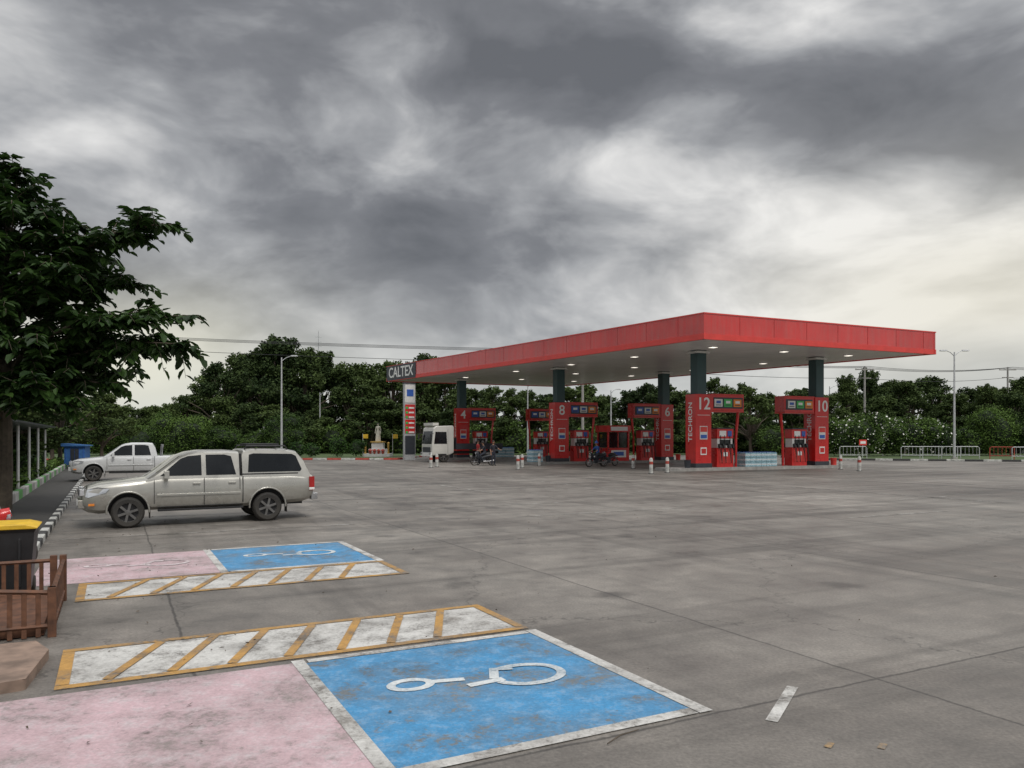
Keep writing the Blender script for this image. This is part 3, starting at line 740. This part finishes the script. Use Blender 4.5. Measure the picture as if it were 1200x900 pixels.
    if cap:
        for s in (-1,1):
            t.tube([(3.52,s*.60,1.74),(3.56,s*.60,1.83),(4.5,s*.60,1.83),(4.56,s*.60,1.74)],.018,'blackpl',8)
        for x in (3.8,4.3): t.tube([(x,-.6,1.82),(x,.6,1.82)],.018,'blackpl',8)
        t.box((4.0,0,1.86),(.8,.8,.05),'blackpl')
        t.box((3.40,0,1.35),(.05,1.45,.6),'blackpl')
    else:
        t.tube([(3.75,-.68,1.1),(3.80,-.62,1.62),(3.80,.62,1.62),(3.75,.68,1.1)],.035,'steel',8)
    t.tube([(3.9,.55,1.75),(4.1,.6,2.15)],.007,'blackpl',5)
    t.build('trim',e,bevel=.008)
    wm=MB()
    for x in (.93,4.02):
        for s in (-1,1): wheel(wm,(x,s*.79,WR),WR,.24,s)
    wm.build('wheels',e,smooth=True,angle=40)
    return e
x,y,_=W(-.66,19.62); pickup('silver_pickup_truck','silver',(x,y,0),TH+math.radians(2.5),True).scale=(.965,.98,.975)
x,y,_=W(-1.75,40.2); pickup('white_pickup_truck','whitecar',(x,y,0),TH,False)

def lorry(loc,rz):
    e=empty('flatbed_lorry',loc,rz); mb=MB()
    mb.prism([(0,.55),(-.02,1.35),(.12,2.65),(.3,2.85),(1.75,2.9),(1.85,2.8),(1.85,.75),(1.4,.55)],-1.1,1.1,'cream'); mb.build('cab',e,bevel=.06,smooth=False)
    t=MB()
    t.add([(-.035,-.98,1.45),(-.035,.98,1.45),(.085,.92,2.45),(.085,-.92,2.45)],[(0,1,2,3)],'glass')
    t.box((-.05,0,.98),(.05,1.5,.42),'darkgrey'); t.box((-.06,0,.62),(.12,2.1,.3),'whitep')
    for s in (-1,1):
        t.box((-.09,s*.85,.66),(.06,.32,.18),'lens')
        t.add([(.14,s*1.106,1.45),(.26,s*1.106,2.4),(1.2,s*1.106,2.4),(1.25,s*1.106,1.45)],[(0,1,2,3)],'glass')
        t.box((1.32,s*1.105,1.6),(.015,.02,2.0),'blackpl'); t.box((-.2,s*1.28,2.0),(.07,.2,.42),'blackpl'); t.tube([(.1,s*1.1,2.3),(-.2,s*1.28,2.25)],.02,'blackpl',6)
        t.box((.75,s*1.08,.62),(.9,.05,.1),'blackpl')
    t.box((.35,0,3.0),(.5,1.9,.22),'cream')
    t.box((3.6,0,.75),(5.2,.8,.22),'blackpl'); t.box((4.1,0,1.05),(4.2,2.2,.1),'darkgrey')
    for s in (-1,1): t.box((4.1,s*1.08,1.28),(4.2,.05,.36),'darkgrey')
    t.box((2.05,0,1.5),(.06,2.2,.9),'darkgrey'); t.box((6.2,0,1.28),(.05,2.2,.36),'darkgrey')
    t.build('bed_and_trim',e,bevel=.015)
    w=MB()
    for x in (1.0,4.9):
        for s in (-1,1): wheel(w,(x,s*.92,.45),.45,.28,s)
    w.build('wheels',e,smooth=True,angle=40)
lorry((-6.75,61.0,0),TH+.02)

def motorcycle(loc,rz,col='red',name='motorcycle'):
    e=empty(name,loc,rz); m=MB()
    for y in (-.62,.62):
        m.lathe([(.22,-.03),(.265,-.045),(.285,-.02),(.285,.02),(.265,.045),(.22,.03)],(0,y,.285),'x','rubber',24,False)
        m.lathe([(.225,-.02),(.215,0),(.225,.02)],(0,y,.285),'x','steel',24,False); m.lathe([(.05,-.06),(.05,.06)],(0,y,.285),'x','steel',10)
        for k in range(6):
            a=k*math.pi/3; m.tube([(0,y,.285),(0,y+.22*math.cos(a),.285+.22*math.sin(a))],.008,'steel',4)
    m.tube([(0,-.62,.285),(0,-.48,.7),(0,-.40,.98)],[.03,.035,.035],'steel',8)
    m.tube([(-.34,-.30,1.0),(-.15,-.38,1.02),(0,-.40,.99),(.15,-.38,1.02),(.34,-.30,1.0)],.014,'blackpl',6)
    m.lathe([(.001,-.05),(.07,-.04),(.085,0),(.07,.05),(.001,.06)],(0,-.52,.86),'y','lens',12)
    bd=[(0,-.56,.9,.07),(0,-.42,.86,.12),(0,-.32,.6,.11),(0,-.1,.52,.10),(0,.12,.60,.12),(0,.40,.68,.12),(0,.75,.74,.06)]
    m.tube([b[:3] for b in bd],[b[3] for b in bd],col,10)
    m.tube([(0,-.02,.76),(0,.2,.79),(0,.48,.82),(0,.66,.83)],[.06,.12,.11,.05],'blackpl',10)
    m.box((0,.0,.36),(.2,.36,.24),'darkgrey'); m.tube([(.13,.0,.3),(.14,.4,.3),(.14,.78,.38)],[.03,.035,.05],'steel',8)
    m.tube([(0,.62,.285),(0,.1,.38)],.03,'blackpl',6); m.box((0,.80,.72),(.12,.05,.1),'tail'); m.box((0,-.62,.60),(.13,.42,.03),col); m.box((0,.72,.60),(.14,.3,.03),'blackpl')
    for s in (-1,1):
        m.tube([(s*.3,-.34,1.0),(s*.33,-.36,1.14)],.006,'blackpl',4); m.lathe([(.001,-.01),(.05,-.008),(.05,.01),(.001,.012)],(s*.34,-.37,1.17),'y','blackpl',10)
        m.tube([(s*.05,-.05,.3),(s*.2,-.05,.3)],.014,'blackpl',5)
    m.tube([(-.1,.05,.3),(-.18,.1,.02)],.012,'steel',5)
    m.build('frame_and_body',e,smooth=True,angle=45); return e

# ---------------------------------------------------------------- people
def person(name,loc,rz,pose='stand',shirt='shirtd',pants='pants',helmet=None,skin='skin',arm=None):
    e=empty(name,loc,rz)
    J=dict(pel=(0,0,.95),ch=(0,-.01,1.28),nk=(0,0,1.46),hb=(0,-.01,1.54))
    for s,n in ((-1,'l'),(1,'r')):
        J['sh'+n]=(s*.18,0,1.41); J['el'+n]=(s*.24,.03,1.14); J['wr'+n]=(s*.25,-.07,.90); J['ha'+n]=(s*.25,-.09,.82)
        J['hi'+n]=(s*.095,0,.90); J['kn'+n]=(s*.11,-.03,.50); J['an'+n]=(s*.12,.02,.09); J['to'+n]=(s*.13,-.16,.035)
    if pose=='ride':
        J.update(pel=(0,.15,.90),ch=(0,.08,1.22),nk=(0,.03,1.40),hb=(0,.0,1.48))
        for s,n in ((-1,'l'),(1,'r')):
            J['sh'+n]=(s*.18,.06,1.35); J['el'+n]=(s*.28,-.12,1.12); J['wr'+n]=(s*.32,-.26,1.04); J['ha'+n]=(s*.32,-.33,1.03)
            J['hi'+n]=(s*.10,.13,.88); J['kn'+n]=(s*.22,-.25,.72); J['an'+n]=(s*.20,-.05,.34) if s>0 else (s*.26,-.2,.10); J['to'+n]=(s*.20,-.22,.30) if s>0 else (s*.27,-.38,.035)
    if arm=='reach':
        J['elr']=(.27,-.2,1.2); J['wrr']=(.24,-.42,1.12); J['har']=(.24,-.5,1.11)
    R=dict(pel=.14,ch=.145,nk=.055,hb=.05)
    for n in 'lr': R.update({'sh'+n:.065,'el'+n:.042,'wr'+n:.028,'ha'+n:.03,'hi'+n:.095,'kn'+n:.06,'an'+n:.042,'to'+n:.038})
    keys=list(J); E=[('pel','ch'),('ch','nk'),('nk','hb')]
    for n in 'lr': E+=[('ch','sh'+n),('sh'+n,'el'+n),('el'+n,'wr'+n),('wr'+n,'ha'+n),('pel','hi'+n),('hi'+n,'kn'+n),('kn'+n,'an'+n),('an'+n,'to'+n)]
    vs=[J[k] for k in keys]; rs=[R[k] for k in keys]; es=[(keys.index(a),keys.index(b)) for a,b in E]
    seg=[]
    for a,b in E:
        t='s' if b[:2] in('ch','nk','sh','el') else 'k' if b[:2] in ('hb','wr','ha') else 'f' if b[:2]=='to' else 'p'
        seg.append((Vector(J[a]),Vector(J[b]),t))
    for n in 'lr':
        h=Vector(J['ha'+n]); d=(h-Vector(J['wr'+n])).normalized(); sd=d.cross(Vector((0,0,1)) if abs(d.z)<.9 else Vector((0,1,0))).normalized(); hi=keys.index('ha'+n)
        cv=Vector((0,0,-1)) if abs(d.z)<.9 else Vector((0,-1,0))
        for k,(o,L) in enumerate(((-.033,.07),(-.011,.08),(.011,.075),(.033,.06),(-.05,.045))):
            b0=h+sd*o+d*(.015 if k<4 else -.03); b1=b0+d*L*.55+(sd*-.02 if k==4 else Vector()); b2=b1+(d*.6+cv*.8).normalized()*L*.5
            i0=len(vs); vs+=[tuple(b0),tuple(b1),tuple(b2)]; rs+=[.0095,.009,.008]; es+=[(hi,i0),(i0,i0+1),(i0+1,i0+2)]; seg.append((b0,b2,'k'))
    me=bpy.data.meshes.new(name+'_sk'); me.from_pydata(vs,es,[]); ob=bpy.data.objects.new('tmp',me); COL.objects.link(ob)
    md=ob.modifiers.new('skin','SKIN'); sk=me.skin_vertices[0].data
    for i,r in enumerate(rs): sk[i].radius=(r,r*.8 if i<2 else r)
    sk[0].use_root=True
    ss=ob.modifiers.new('s','SUBSURF'); ss.levels=1; ss.render_levels=1
    dg=bpy.context.evaluated_depsgraph_get(); dg.update(); nm=bpy.data.meshes.new_from_object(ob.evaluated_get(dg)); bpy.data.objects.remove(ob)
    nm.materials.clear()
    for m in (shirt,pants,skin,'blackpl'): nm.materials.append(M[m])
    ix={'s':0,'p':1,'k':2,'f':3}
    for p in nm.polygons:
        c=p.center; best=None
        for a,b,t in seg:
            ab=b-a; u=max(0,min(1,(c-a).dot(ab)/max(1e-6,ab.length_squared))); dd=(c-(a+ab*u)).length
            if best is None or dd<best[0]: best=(dd,t)
        p.material_index=ix[best[1]]; p.use_smooth=True
    bo=bpy.data.objects.new('body',nm); COL.objects.link(bo); bo.parent=e
    hb=Vector(J['hb']); hc=hb+Vector((0,-.02,.10)); m=MB()
    prof=[(.001,-.118),(.045,-.11),(.062,-.07),(.076,-.02),(.080,.03),(.073,.07),(.05,.105),(.001,.12)]
    m.lathe(prof,hc,'z',skin,18,False)
    m.tube([hc+Vector((0,-.072,.02)),hc+Vector((0,-.095,-.025)),hc+Vector((0,-.076,-.032))],[.008,.014,.006],skin,6)
    for s in (-1,1):
        m.lathe([(.001,-.006),(.011,0),(.001,.006)],hc+Vector((s*.03,-.075,.012)),'y','hair',8,False)
        m.lathe([(.001,-.008),(.024,0),(.001,.008)],hc+Vector((s*.081,0,-.005)),'x',skin,8,False)
    m.box(hc+Vector((0,-.071,-.055)),(.042,.01,.01),'tail')
    hm=helmet or 'hair'; k=1.08 if not helmet else 1.42
    m.lathe([(.083*k,.0),(.086*k,.035),(.078*k,.08),(.052*k,.115),(.001,.128*k)],hc+Vector((0,.014,.004)),'z',hm,18,False)
    m.build('head',e,smooth=True,angle=60)
    return e
def gp(px,py): d=py-512; return ((px-600)*2/d,1800/d,0)
x,y,_=gp(566,545.5); motorcycle((x,y,0),math.radians(-75),'darkgrey'); person('motorcycle_rider',(x,y,0),math.radians(-75),'ride','shirtd','pants','hair')
x,y,_=gp(578,546); person('fuel_attendant',(x,y,0),math.radians(40),'stand','shirtd','pants',None,arm='reach')
x,y,_=gp(560,543); person('fuel_attendant',(x,y,0),math.radians(120),'stand','shirtr','pants',None,arm='reach')
x,y,_=gp(699,547); motorcycle((x,y,0),math.radians(-60),'shirtd'); person('motorcycle_rider',(x,y,0),math.radians(-60),'ride','shirtb','pants','bluel')
x,y,_=gp(712,547); motorcycle((x+.2,y+1,0),math.radians(-50),'darkgrey')
x,y,_=gp(689,543); person('fuel_attendant',(x,y+1,0),math.radians(60),'stand','shirtr','pants',None,arm='reach')

# ---------------------------------------------------------------- totem, statue, lamps, poles
tt=empty('price_totem',(-8.9,66.5,0),TH)
mb=MB(); mb.box((0,0,3.3),(1.0,.42,6.6),'galv'); mb.box((0,-.22,5.7),(.92,.05,1.5),'whitep'); mb.box((0,-.22,4.2),(.9,.05,1.2),'red'); mb.box((0,-.22,2.9),(.9,.05,1.2),'red'); mb.box((0,-.22,1.3),(.9,.05,1.6),'darkgrey')
for z in (4.5,4.1,3.7,3.2,2.8,2.4): mb.box((.12,-.25,z),(.5,.03,.14),'letter'); mb.box((-.3,-.25,z),(.2,.03,.2),'green')
mb.box((0,-.25,5.8),(.6,.03,.6),'bluel'); mb.box((0,0,6.65),(1.1,.5,.1),'darkgrey'); mb.build('totem_body',tt,bevel=.02)
sh=empty('shrine_statue',(-12.9,74,.1),0)
mb=MB(); mb.box((0,0,.15),(2.6,1.8,.3),'whitep'); mb.box((0,0,.5),(1.6,1.3,.5),'whitep'); mb.box((0,0,1.05),(1.1,1.0,.7),'whitep'); mb.box((0,0,1.42),(1.3,1.2,.12),'gold')
for x in (-1.1,1.1):
    mb.lathe([(.12,0),(.08,.2),(.10,.9),(.14,1.0),(.05,1.1)],(x,-.7,.3),'z','gold',10); mb.tube([(x*1.3,-.2,0),(x*1.3,-.2,2.2)],.03,'galv',6); mb.box((x*1.3+.25,-.2,1.95),(.5,.02,.4),'yellowp')
for x in (-.6,-.2,.2,.6): mb.lathe([(.1,0),(.14,.25),(.2,.3),(.05,.45)],(x,-.85,.3),'z','kerbr',8)
mb.build('pedestal',sh,bevel=.02)
M['statue']=simple('statue_white',(.65,.62,.52),.5)
st=person('figure',(0,0,1.48),0,'stand','statue','statue',None,'statue'); st.parent=sh
mb=MB(); mb.lathe([(.27,0),(.23,.5),(.17,.95)],(0,0,0),'z','statue',14,False); mb.build('robe',st,smooth=True)
def lamp(x,y,h,arms=2,L=1.6):
    e=empty('street_lamp',(x,y,.05)); mb=MB()
    mb.tube([(0,0,0),(0,0,h*.5),(0,0,h)],[.11,.085,.055],'galv',10); mb.box((0,0,.1),(.4,.4,.2),'kerbc')
    for s in ((-1,1) if arms==2 else (1,)):
        mb.tube([(0,0,h-.35),(s*L*.5,0,h-.02),(s*L,0,h+.12)],[.04,.035,.03],'galv',6)
        mb.box((s*(L+.25),0,h+.14),(.62,.26,.1),'galv',0,.8); mb.box((s*(L+.27),0,h+.08),(.45,.2,.03),'whitep')
    mb.build('lamp_pole',e,smooth=True,angle=30)
lamp(38.3,66.5,9.3,2,.7); lamp(-21.0,70,9.2,1,.9); lamp(1.8,88,8.0,1,.6); lamp(11.6,90,7.4,1,.6); lamp(43.0,104,8.8,1,1)
lamp(-24,96,7.5,1,.8)
def upole(x,y,h):
    mb=MB(); mb.tube([(0,0,0),(0,0,h)],[.18,.11],'kerbc',8); mb.box((0,0,h-.4),(2.4,.12,.12),'kerbc'); mb.box((0,0,h-1.5),(1.6,.12,.12),'kerbc')
    for q in (-1.1,-.4,.4,1.1): mb.lathe([(.05,0),(.07,.1),(.04,.22)],(q,0,h-.34),'z','whitep',8)
    mb.build('utility_pole',None,(x,y,0))
poles=[(-75,90,15.6),(8,87,11.8),(45,98,11.0),(71,110,12.0),(110,120,12.6)]
for p in poles: upole(*p)
mb=MB()
for p,q in zip(poles[:-1],poles[1:]):
    for off,dz in ((-1.1,-.1),(0,-.1),(1.1,-.1),(0,-1.5)):
        pts=[]
        for i in range(13):
            t=i/12; pts.append((p[0]+(q[0]-p[0])*t,p[1]+(q[1]-p[1])*t+off,p[2]+dz+(q[2]-p[2])*t-4*t*(1-t)*.5))
        mb.tube(pts,.026,'blackpl',4)
mb.build('power_lines')
mb=MB(); mb.tube([(0,0,0),(0,0,19.0)],[.16,.04],'galv',6)
for z in (16.5,17.2,18): mb.tube([(-.5,0,z),(.5,0,z)],.03,'galv',4)
mb.build('radio_mast',None,(-31,123,0))
def barrier(px,Y,L,c='galv'):
    X=(px-600)/900*Y; mb=MB()
    mb.tube([(0,0,0),(0,0,.95),(.1,0,1.05),(L-.1,0,1.05),(L,0,.95),(L,0,0)],.035,c,6); mb.tube([(0,0,.3),(L,0,.3)],.025,c,5)
    k=.3
    while k<L: mb.tube([(k,0,.3),(k,0,1.04)],.015,c,4); k+=.3
    mb.build('crowd_barrier',None,(X,Y,.1),-.3)
for px in (1056,1078,1100,1122): barrier(px,67.5,1.7,'galv')
barrier(984,68,2.2); barrier(1160,65,1.8,'kerbr'); barrier(1186,64,1.6,'galv')
mb=MB(); mb.tube([(0,0,0),(0,0,1.5)],.04,'galv',6); mb.box((0,-.05,1.4),(.7,.04,.5),'redtrim'); mb.box((0,-.075,1.4),(.5,.02,.22),'letter'); mb.build('roadside_sign',None,(31.5,69,.1),.1)
mb=MB(); mb.box((0,0,1.6),(9,5,3.2),'whitep'); mb.prism([(-5,3.2),(5,3.2),(4.6,4.4),(-4.6,4.4)],-3,3,'redtrim')
for x in (-3,-1,1,3): mb.box((x,-2.52,1.7),(1.1,.06,1.2),'glass')
mb.build('roadside_building',None,(63,88,.1),-.2,bevel=.02)
mb=MB(); mb.box((0,0,.7),(1.2,1.4,1.2),'bluesheet'); mb.prism([(-.75,1.3),(.75,1.3),(.75,1.36),(-.75,1.48)],-.85,.85,'bluesheet'); mb.box((0,-.71,.65),(.5,.04,1.0),'darkgrey')
for k in range(5): mb.box((-.5+.25*k,-.71,.7),(.03,.04,1.15),'bluel')
mb.build('blue_shed',None,(-28.3,50,.1),.3)
e=empty('roadside_shelter',W(-3.9,30.0,.1),TH); mb=MB()
for y in (-6,-2,2,6,10,14):
    mb.tube([(.9,y,0),(.9,y,2.3)],.05,'whitep',8); mb.tube([(-1.8,y,0),(-1.8,y,2.0)],.05,'whitep',8)
mb.prism([(-2.2,2.02),(1.3,2.36),(1.3,2.42),(-2.2,2.08)],-7,15,'darkgrey'); mb.box((-1.9,4,.9),(.08,20,1.8),'darkgrey')
for y in (-4,0,4,8,12): mb.box((-.9,y,.42),(.5,2.2,.06),'wood'); mb.box((-.9,y-.9,.2),(.4,.08,.4),'wood'); mb.box((-.9,y+.9,.2),(.4,.08,.4),'wood')
mb.build('shelter_structure',e)

# ---------------------------------------------------------------- near left objects
e=empty('wheelie_bin',(-6.30,9.65,0),TH)
mb=MB()
bz=[(.22,.23,.08),(.28,.31,.82),(.30,.33,.86)]
vs=[];fs=[]
for hx,hy,z in bz: vs+=[(-hx,-hy,z),(hx,-hy,z),(hx,hy,z),(-hx,hy,z)]
for i in range(2): fs+=[(i*4+j,i*4+(j+1)%4,(i+1)*4+(j+1)%4,(i+1)*4+j) for j in range(4)]
fs+=[(3,2,1,0),(8,9,10,11)]; mb.add(vs,fs,'blackpl')
mb.prism([(-.31,.865),(.31,.865),(.32,.885),(.18,.925),(-.18,.925),(-.32,.885)],-.35,.35,'yellowp'); mb.tube([(-.25,.38,.84),(.25,.38,.84)],.025,'blackpl',8)
for x in (-.12,.12): mb.box((x,-.295,.45),(.03,.03,.6),'blackpl')
for s in (-1,1): mb.lathe([(.10,-.025),(.10,.025)],(s*.22,.28,.10),'x','rubber',16)
mb.build('bin_body',e,bevel=.015)
motorcycle((-7.85,11.0,-.004),TH+math.radians(95),'red')
e=empty('wooden_picket_fence',W(-.55,8.95,0),TH); mb=MB()
def rail(p,q,hp,hq,n):
    p=Vector(p);q=Vector(q)
    for k in (1,.25):
        mb.tube([p+Vector((0,0,hp*k)),q+Vector((0,0,hq*k))],.026,'wood',4)
    ang=math.atan2((q-p).y,(q-p).x)
    for i in range(n+1):
        t=i/n; c=p.lerp(q,t); h=hp+(hq-hp)*t; big=i in (0,n)
        mb.box((c.x,c.y,h/2+(.03 if big else 0)),(.075 if big else .045,.075 if big else .022,h+(.06 if big else -.02)),'wood',ang)
rail((0,0,0),(0,1.9,0),.44,.50,13); rail((0,0,0),(-1.3,-.12,0),.44,.60,11); rail((-.1,1.9,0),(-1.5,1.9,0),.50,.50,11)
mb.box((-.72,.95,.07),(1.3,1.8,.12),'wood')
mb.build('pickets_and_rails',e,bevel=.004)
mb=MB(); mb.slab([W(-1.9,6.95)[:2],W(-.62,7.15)[:2],W(-.52,8.05)[:2],W(-.65,8.45)[:2],W(-1.9,8.5)[:2]],-.02,.09,'stone'); mb.build('stone_step',bevel=.03)
mb=MB(); mb.tube([(.62,4.98,.012),(.72,5.1,.02),(.86,5.22,.012)],[.004,.006,.003],'bark',5); mb.build('fallen_twig')
mb=MB(); P=[]
for _ in range(300):
    a=random.uniform(-1.2,1.5) if random.random()<.6 else random.uniform(-1,12); b=random.uniform(5,30); P.append(W(a,b,.016))
P=np.array(P); V=leaf_arrays(P,.045,.026); V[:,2]=np.clip(V[:,2],.015,.03); add_leaves(mb,V,'bark'); mb.build('fallen_leaves',fix=False)

# ---------------------------------------------------------------- world + sun
SE,SA=math.radians(52),math.radians(145)
w=bpy.data.worlds.new('World'); scene.world=w; w.use_nodes=True; nt=w.node_tree; nt.nodes.clear()
out=nt.nodes.new('ShaderNodeOutputWorld'); sky=nt.nodes.new('ShaderNodeTexSky'); sky.sky_type='NISHITA'; sky.sun_disc=False
sky.sun_elevation=SE; sky.sun_rotation=SA
bg1=nt.nodes.new('ShaderNodeBackground'); nt.links.new(sky.outputs[0],bg1.inputs[0]); bg1.inputs[1].default_value=.10
tc=nt.nodes.new('ShaderNodeTexCoord').outputs['Generated']
nrm=nt.nodes.new('ShaderNodeVectorMath'); nrm.operation='NORMALIZE'; nt.links.new(tc,nrm.inputs[0]); D=nrm.outputs[0]
sp=nt.nodes.new('ShaderNodeSeparateXYZ'); nt.links.new(D,sp.inputs[0]); el=sp.outputs[2]
st=nt.nodes.new('ShaderNodeVectorMath'); st.operation='MULTIPLY'; st.inputs[1].default_value=(1,1,2.0); nt.links.new(D,st.inputs[0]); S=st.outputs[0]
wn=noise(nt,S,2.6,2,.5,0,True)
ws=nt.nodes.new('ShaderNodeVectorMath'); ws.operation='SUBTRACT'; nt.links.new(wn,ws.inputs[0]); ws.inputs[1].default_value=(.5,.5,.5)
ws2=nt.nodes.new('ShaderNodeVectorMath'); ws2.operation='SCALE'; ws2.inputs['Scale'].default_value=.22; nt.links.new(ws.outputs[0],ws2.inputs[0])
WS=nt.nodes.new('ShaderNodeVectorMath'); WS.operation='ADD'; nt.links.new(S,WS.inputs[0]); nt.links.new(ws2.outputs[0],WS.inputs[1]); WS=WS.outputs[0]
def blobn(px,py,r):
    c=Vector(((px-600)/900,1,(512-py)/900)).normalized(); c=(c.x,c.y,c.z*2.0)
    s=nt.nodes.new('ShaderNodeVectorMath'); s.operation='DISTANCE'; nt.links.new(WS,s.inputs[0]); s.inputs[1].default_value=c
    q=mathn(nt,'DIVIDE',s.outputs['Value'],r); return mathn(nt,'EXPONENT',mathn(nt,'MULTIPLY',mathn(nt,'MULTIPLY',q,q),-1.0))
n1=noise(nt,WS,4.2,5,.5,0); n2=noise(nt,WS,13,4,.55)
val=mathn(nt,'ADD',mathn(nt,'MULTIPLY',mathn(nt,'SUBTRACT',n1,.5),1.55),.58)
val=mathn(nt,'ADD',val,mathn(nt,'MULTIPLY',mathn(nt,'SUBTRACT',n2,.5),.50))
for px,py,r,a in ((430,60,.20,-.24),(620,60,.18,-.24),(740,110,.13,-.26),(180,70,.20,-.18),(950,120,.13,-.42),(1180,90,.14,-.30),(380,245,.22,-.20),(600,262,.17,-.18),(500,325,.20,-.14),(200,290,.18,-.10),(780,280,.12,-.10),
    (270,140,.12,.26),(420,135,.11,.24),(560,150,.10,.20),(835,180,.10,.36),(735,215,.08,.22),(880,60,.10,.30),(1010,225,.12,.24),(30,145,.12,.22),(1120,320,.22,.24),(130,400,.30,.16),(900,350,.2,.12),(1030,30,.12,.24),(830,330,.14,.1)):
    val=mathn(nt,'ADD',val,mathn(nt,'MULTIPLY',blobn(px,py,r),a))
cloud=ramp(nt,val,[(.0,(.135,.14,.152)),(.3,(.205,.21,.225)),(.52,(.35,.357,.37)),(.74,(.58,.58,.58)),(1.0,(.88,.87,.85))])
cloud=mix(nt,mathn(nt,'MULTIPLY',blobn(1170,350,.24),.55,clamp=True),cloud,(.76,.71,.56))
cloud=mix(nt,mathn(nt,'MULTIPLY',blobn(170,450,.20),.8,clamp=True),cloud,(.84,.80,.60))
hz=ramp(nt,el,[(.02,.75),(.13,.0)]); cloud=mix(nt,hz,cloud,(.60,.62,.60))
bg2=nt.nodes.new('ShaderNodeBackground'); nt.links.new(cloud,bg2.inputs[0])
sc=mathn(nt,'MULTIPLY',ramp(nt,el,[(.52,.37),(.85,1.0)]),2.85); nt.links.new(sc,bg2.inputs[1])
mx=nt.nodes.new('ShaderNodeMixShader'); mx.inputs[0].default_value=.96
nt.links.new(bg1.outputs[0],mx.inputs[1]); nt.links.new(bg2.outputs[0],mx.inputs[2]); nt.links.new(mx.outputs[0],out.inputs[0])
w.cycles.sampling_method='MANUAL'; w.cycles.sample_map_resolution=512
sl=bpy.data.lights.new('sun','SUN'); sl.energy=1.5; sl.angle=math.radians(20); sl.color=(1,.96,.9)
so=bpy.data.objects.new('sun',sl); COL.objects.link(so)
dirv=Vector((math.sin(SA)*math.cos(SE),math.cos(SA)*math.cos(SE),math.sin(SE))); so.rotation_euler=dirv.to_track_quat('Z','Y').to_euler()

cam=bpy.data.cameras.new('camera'); co=bpy.data.objects.new('camera',cam); COL.objects.link(co)
co.location=(0,0,2.0); co.rotation_euler=(math.radians(90),0,0); cam.sensor_width=36; cam.lens=27; cam.shift_y=62/1200
cam.clip_start=.05; cam.clip_end=4000; scene.camera=co
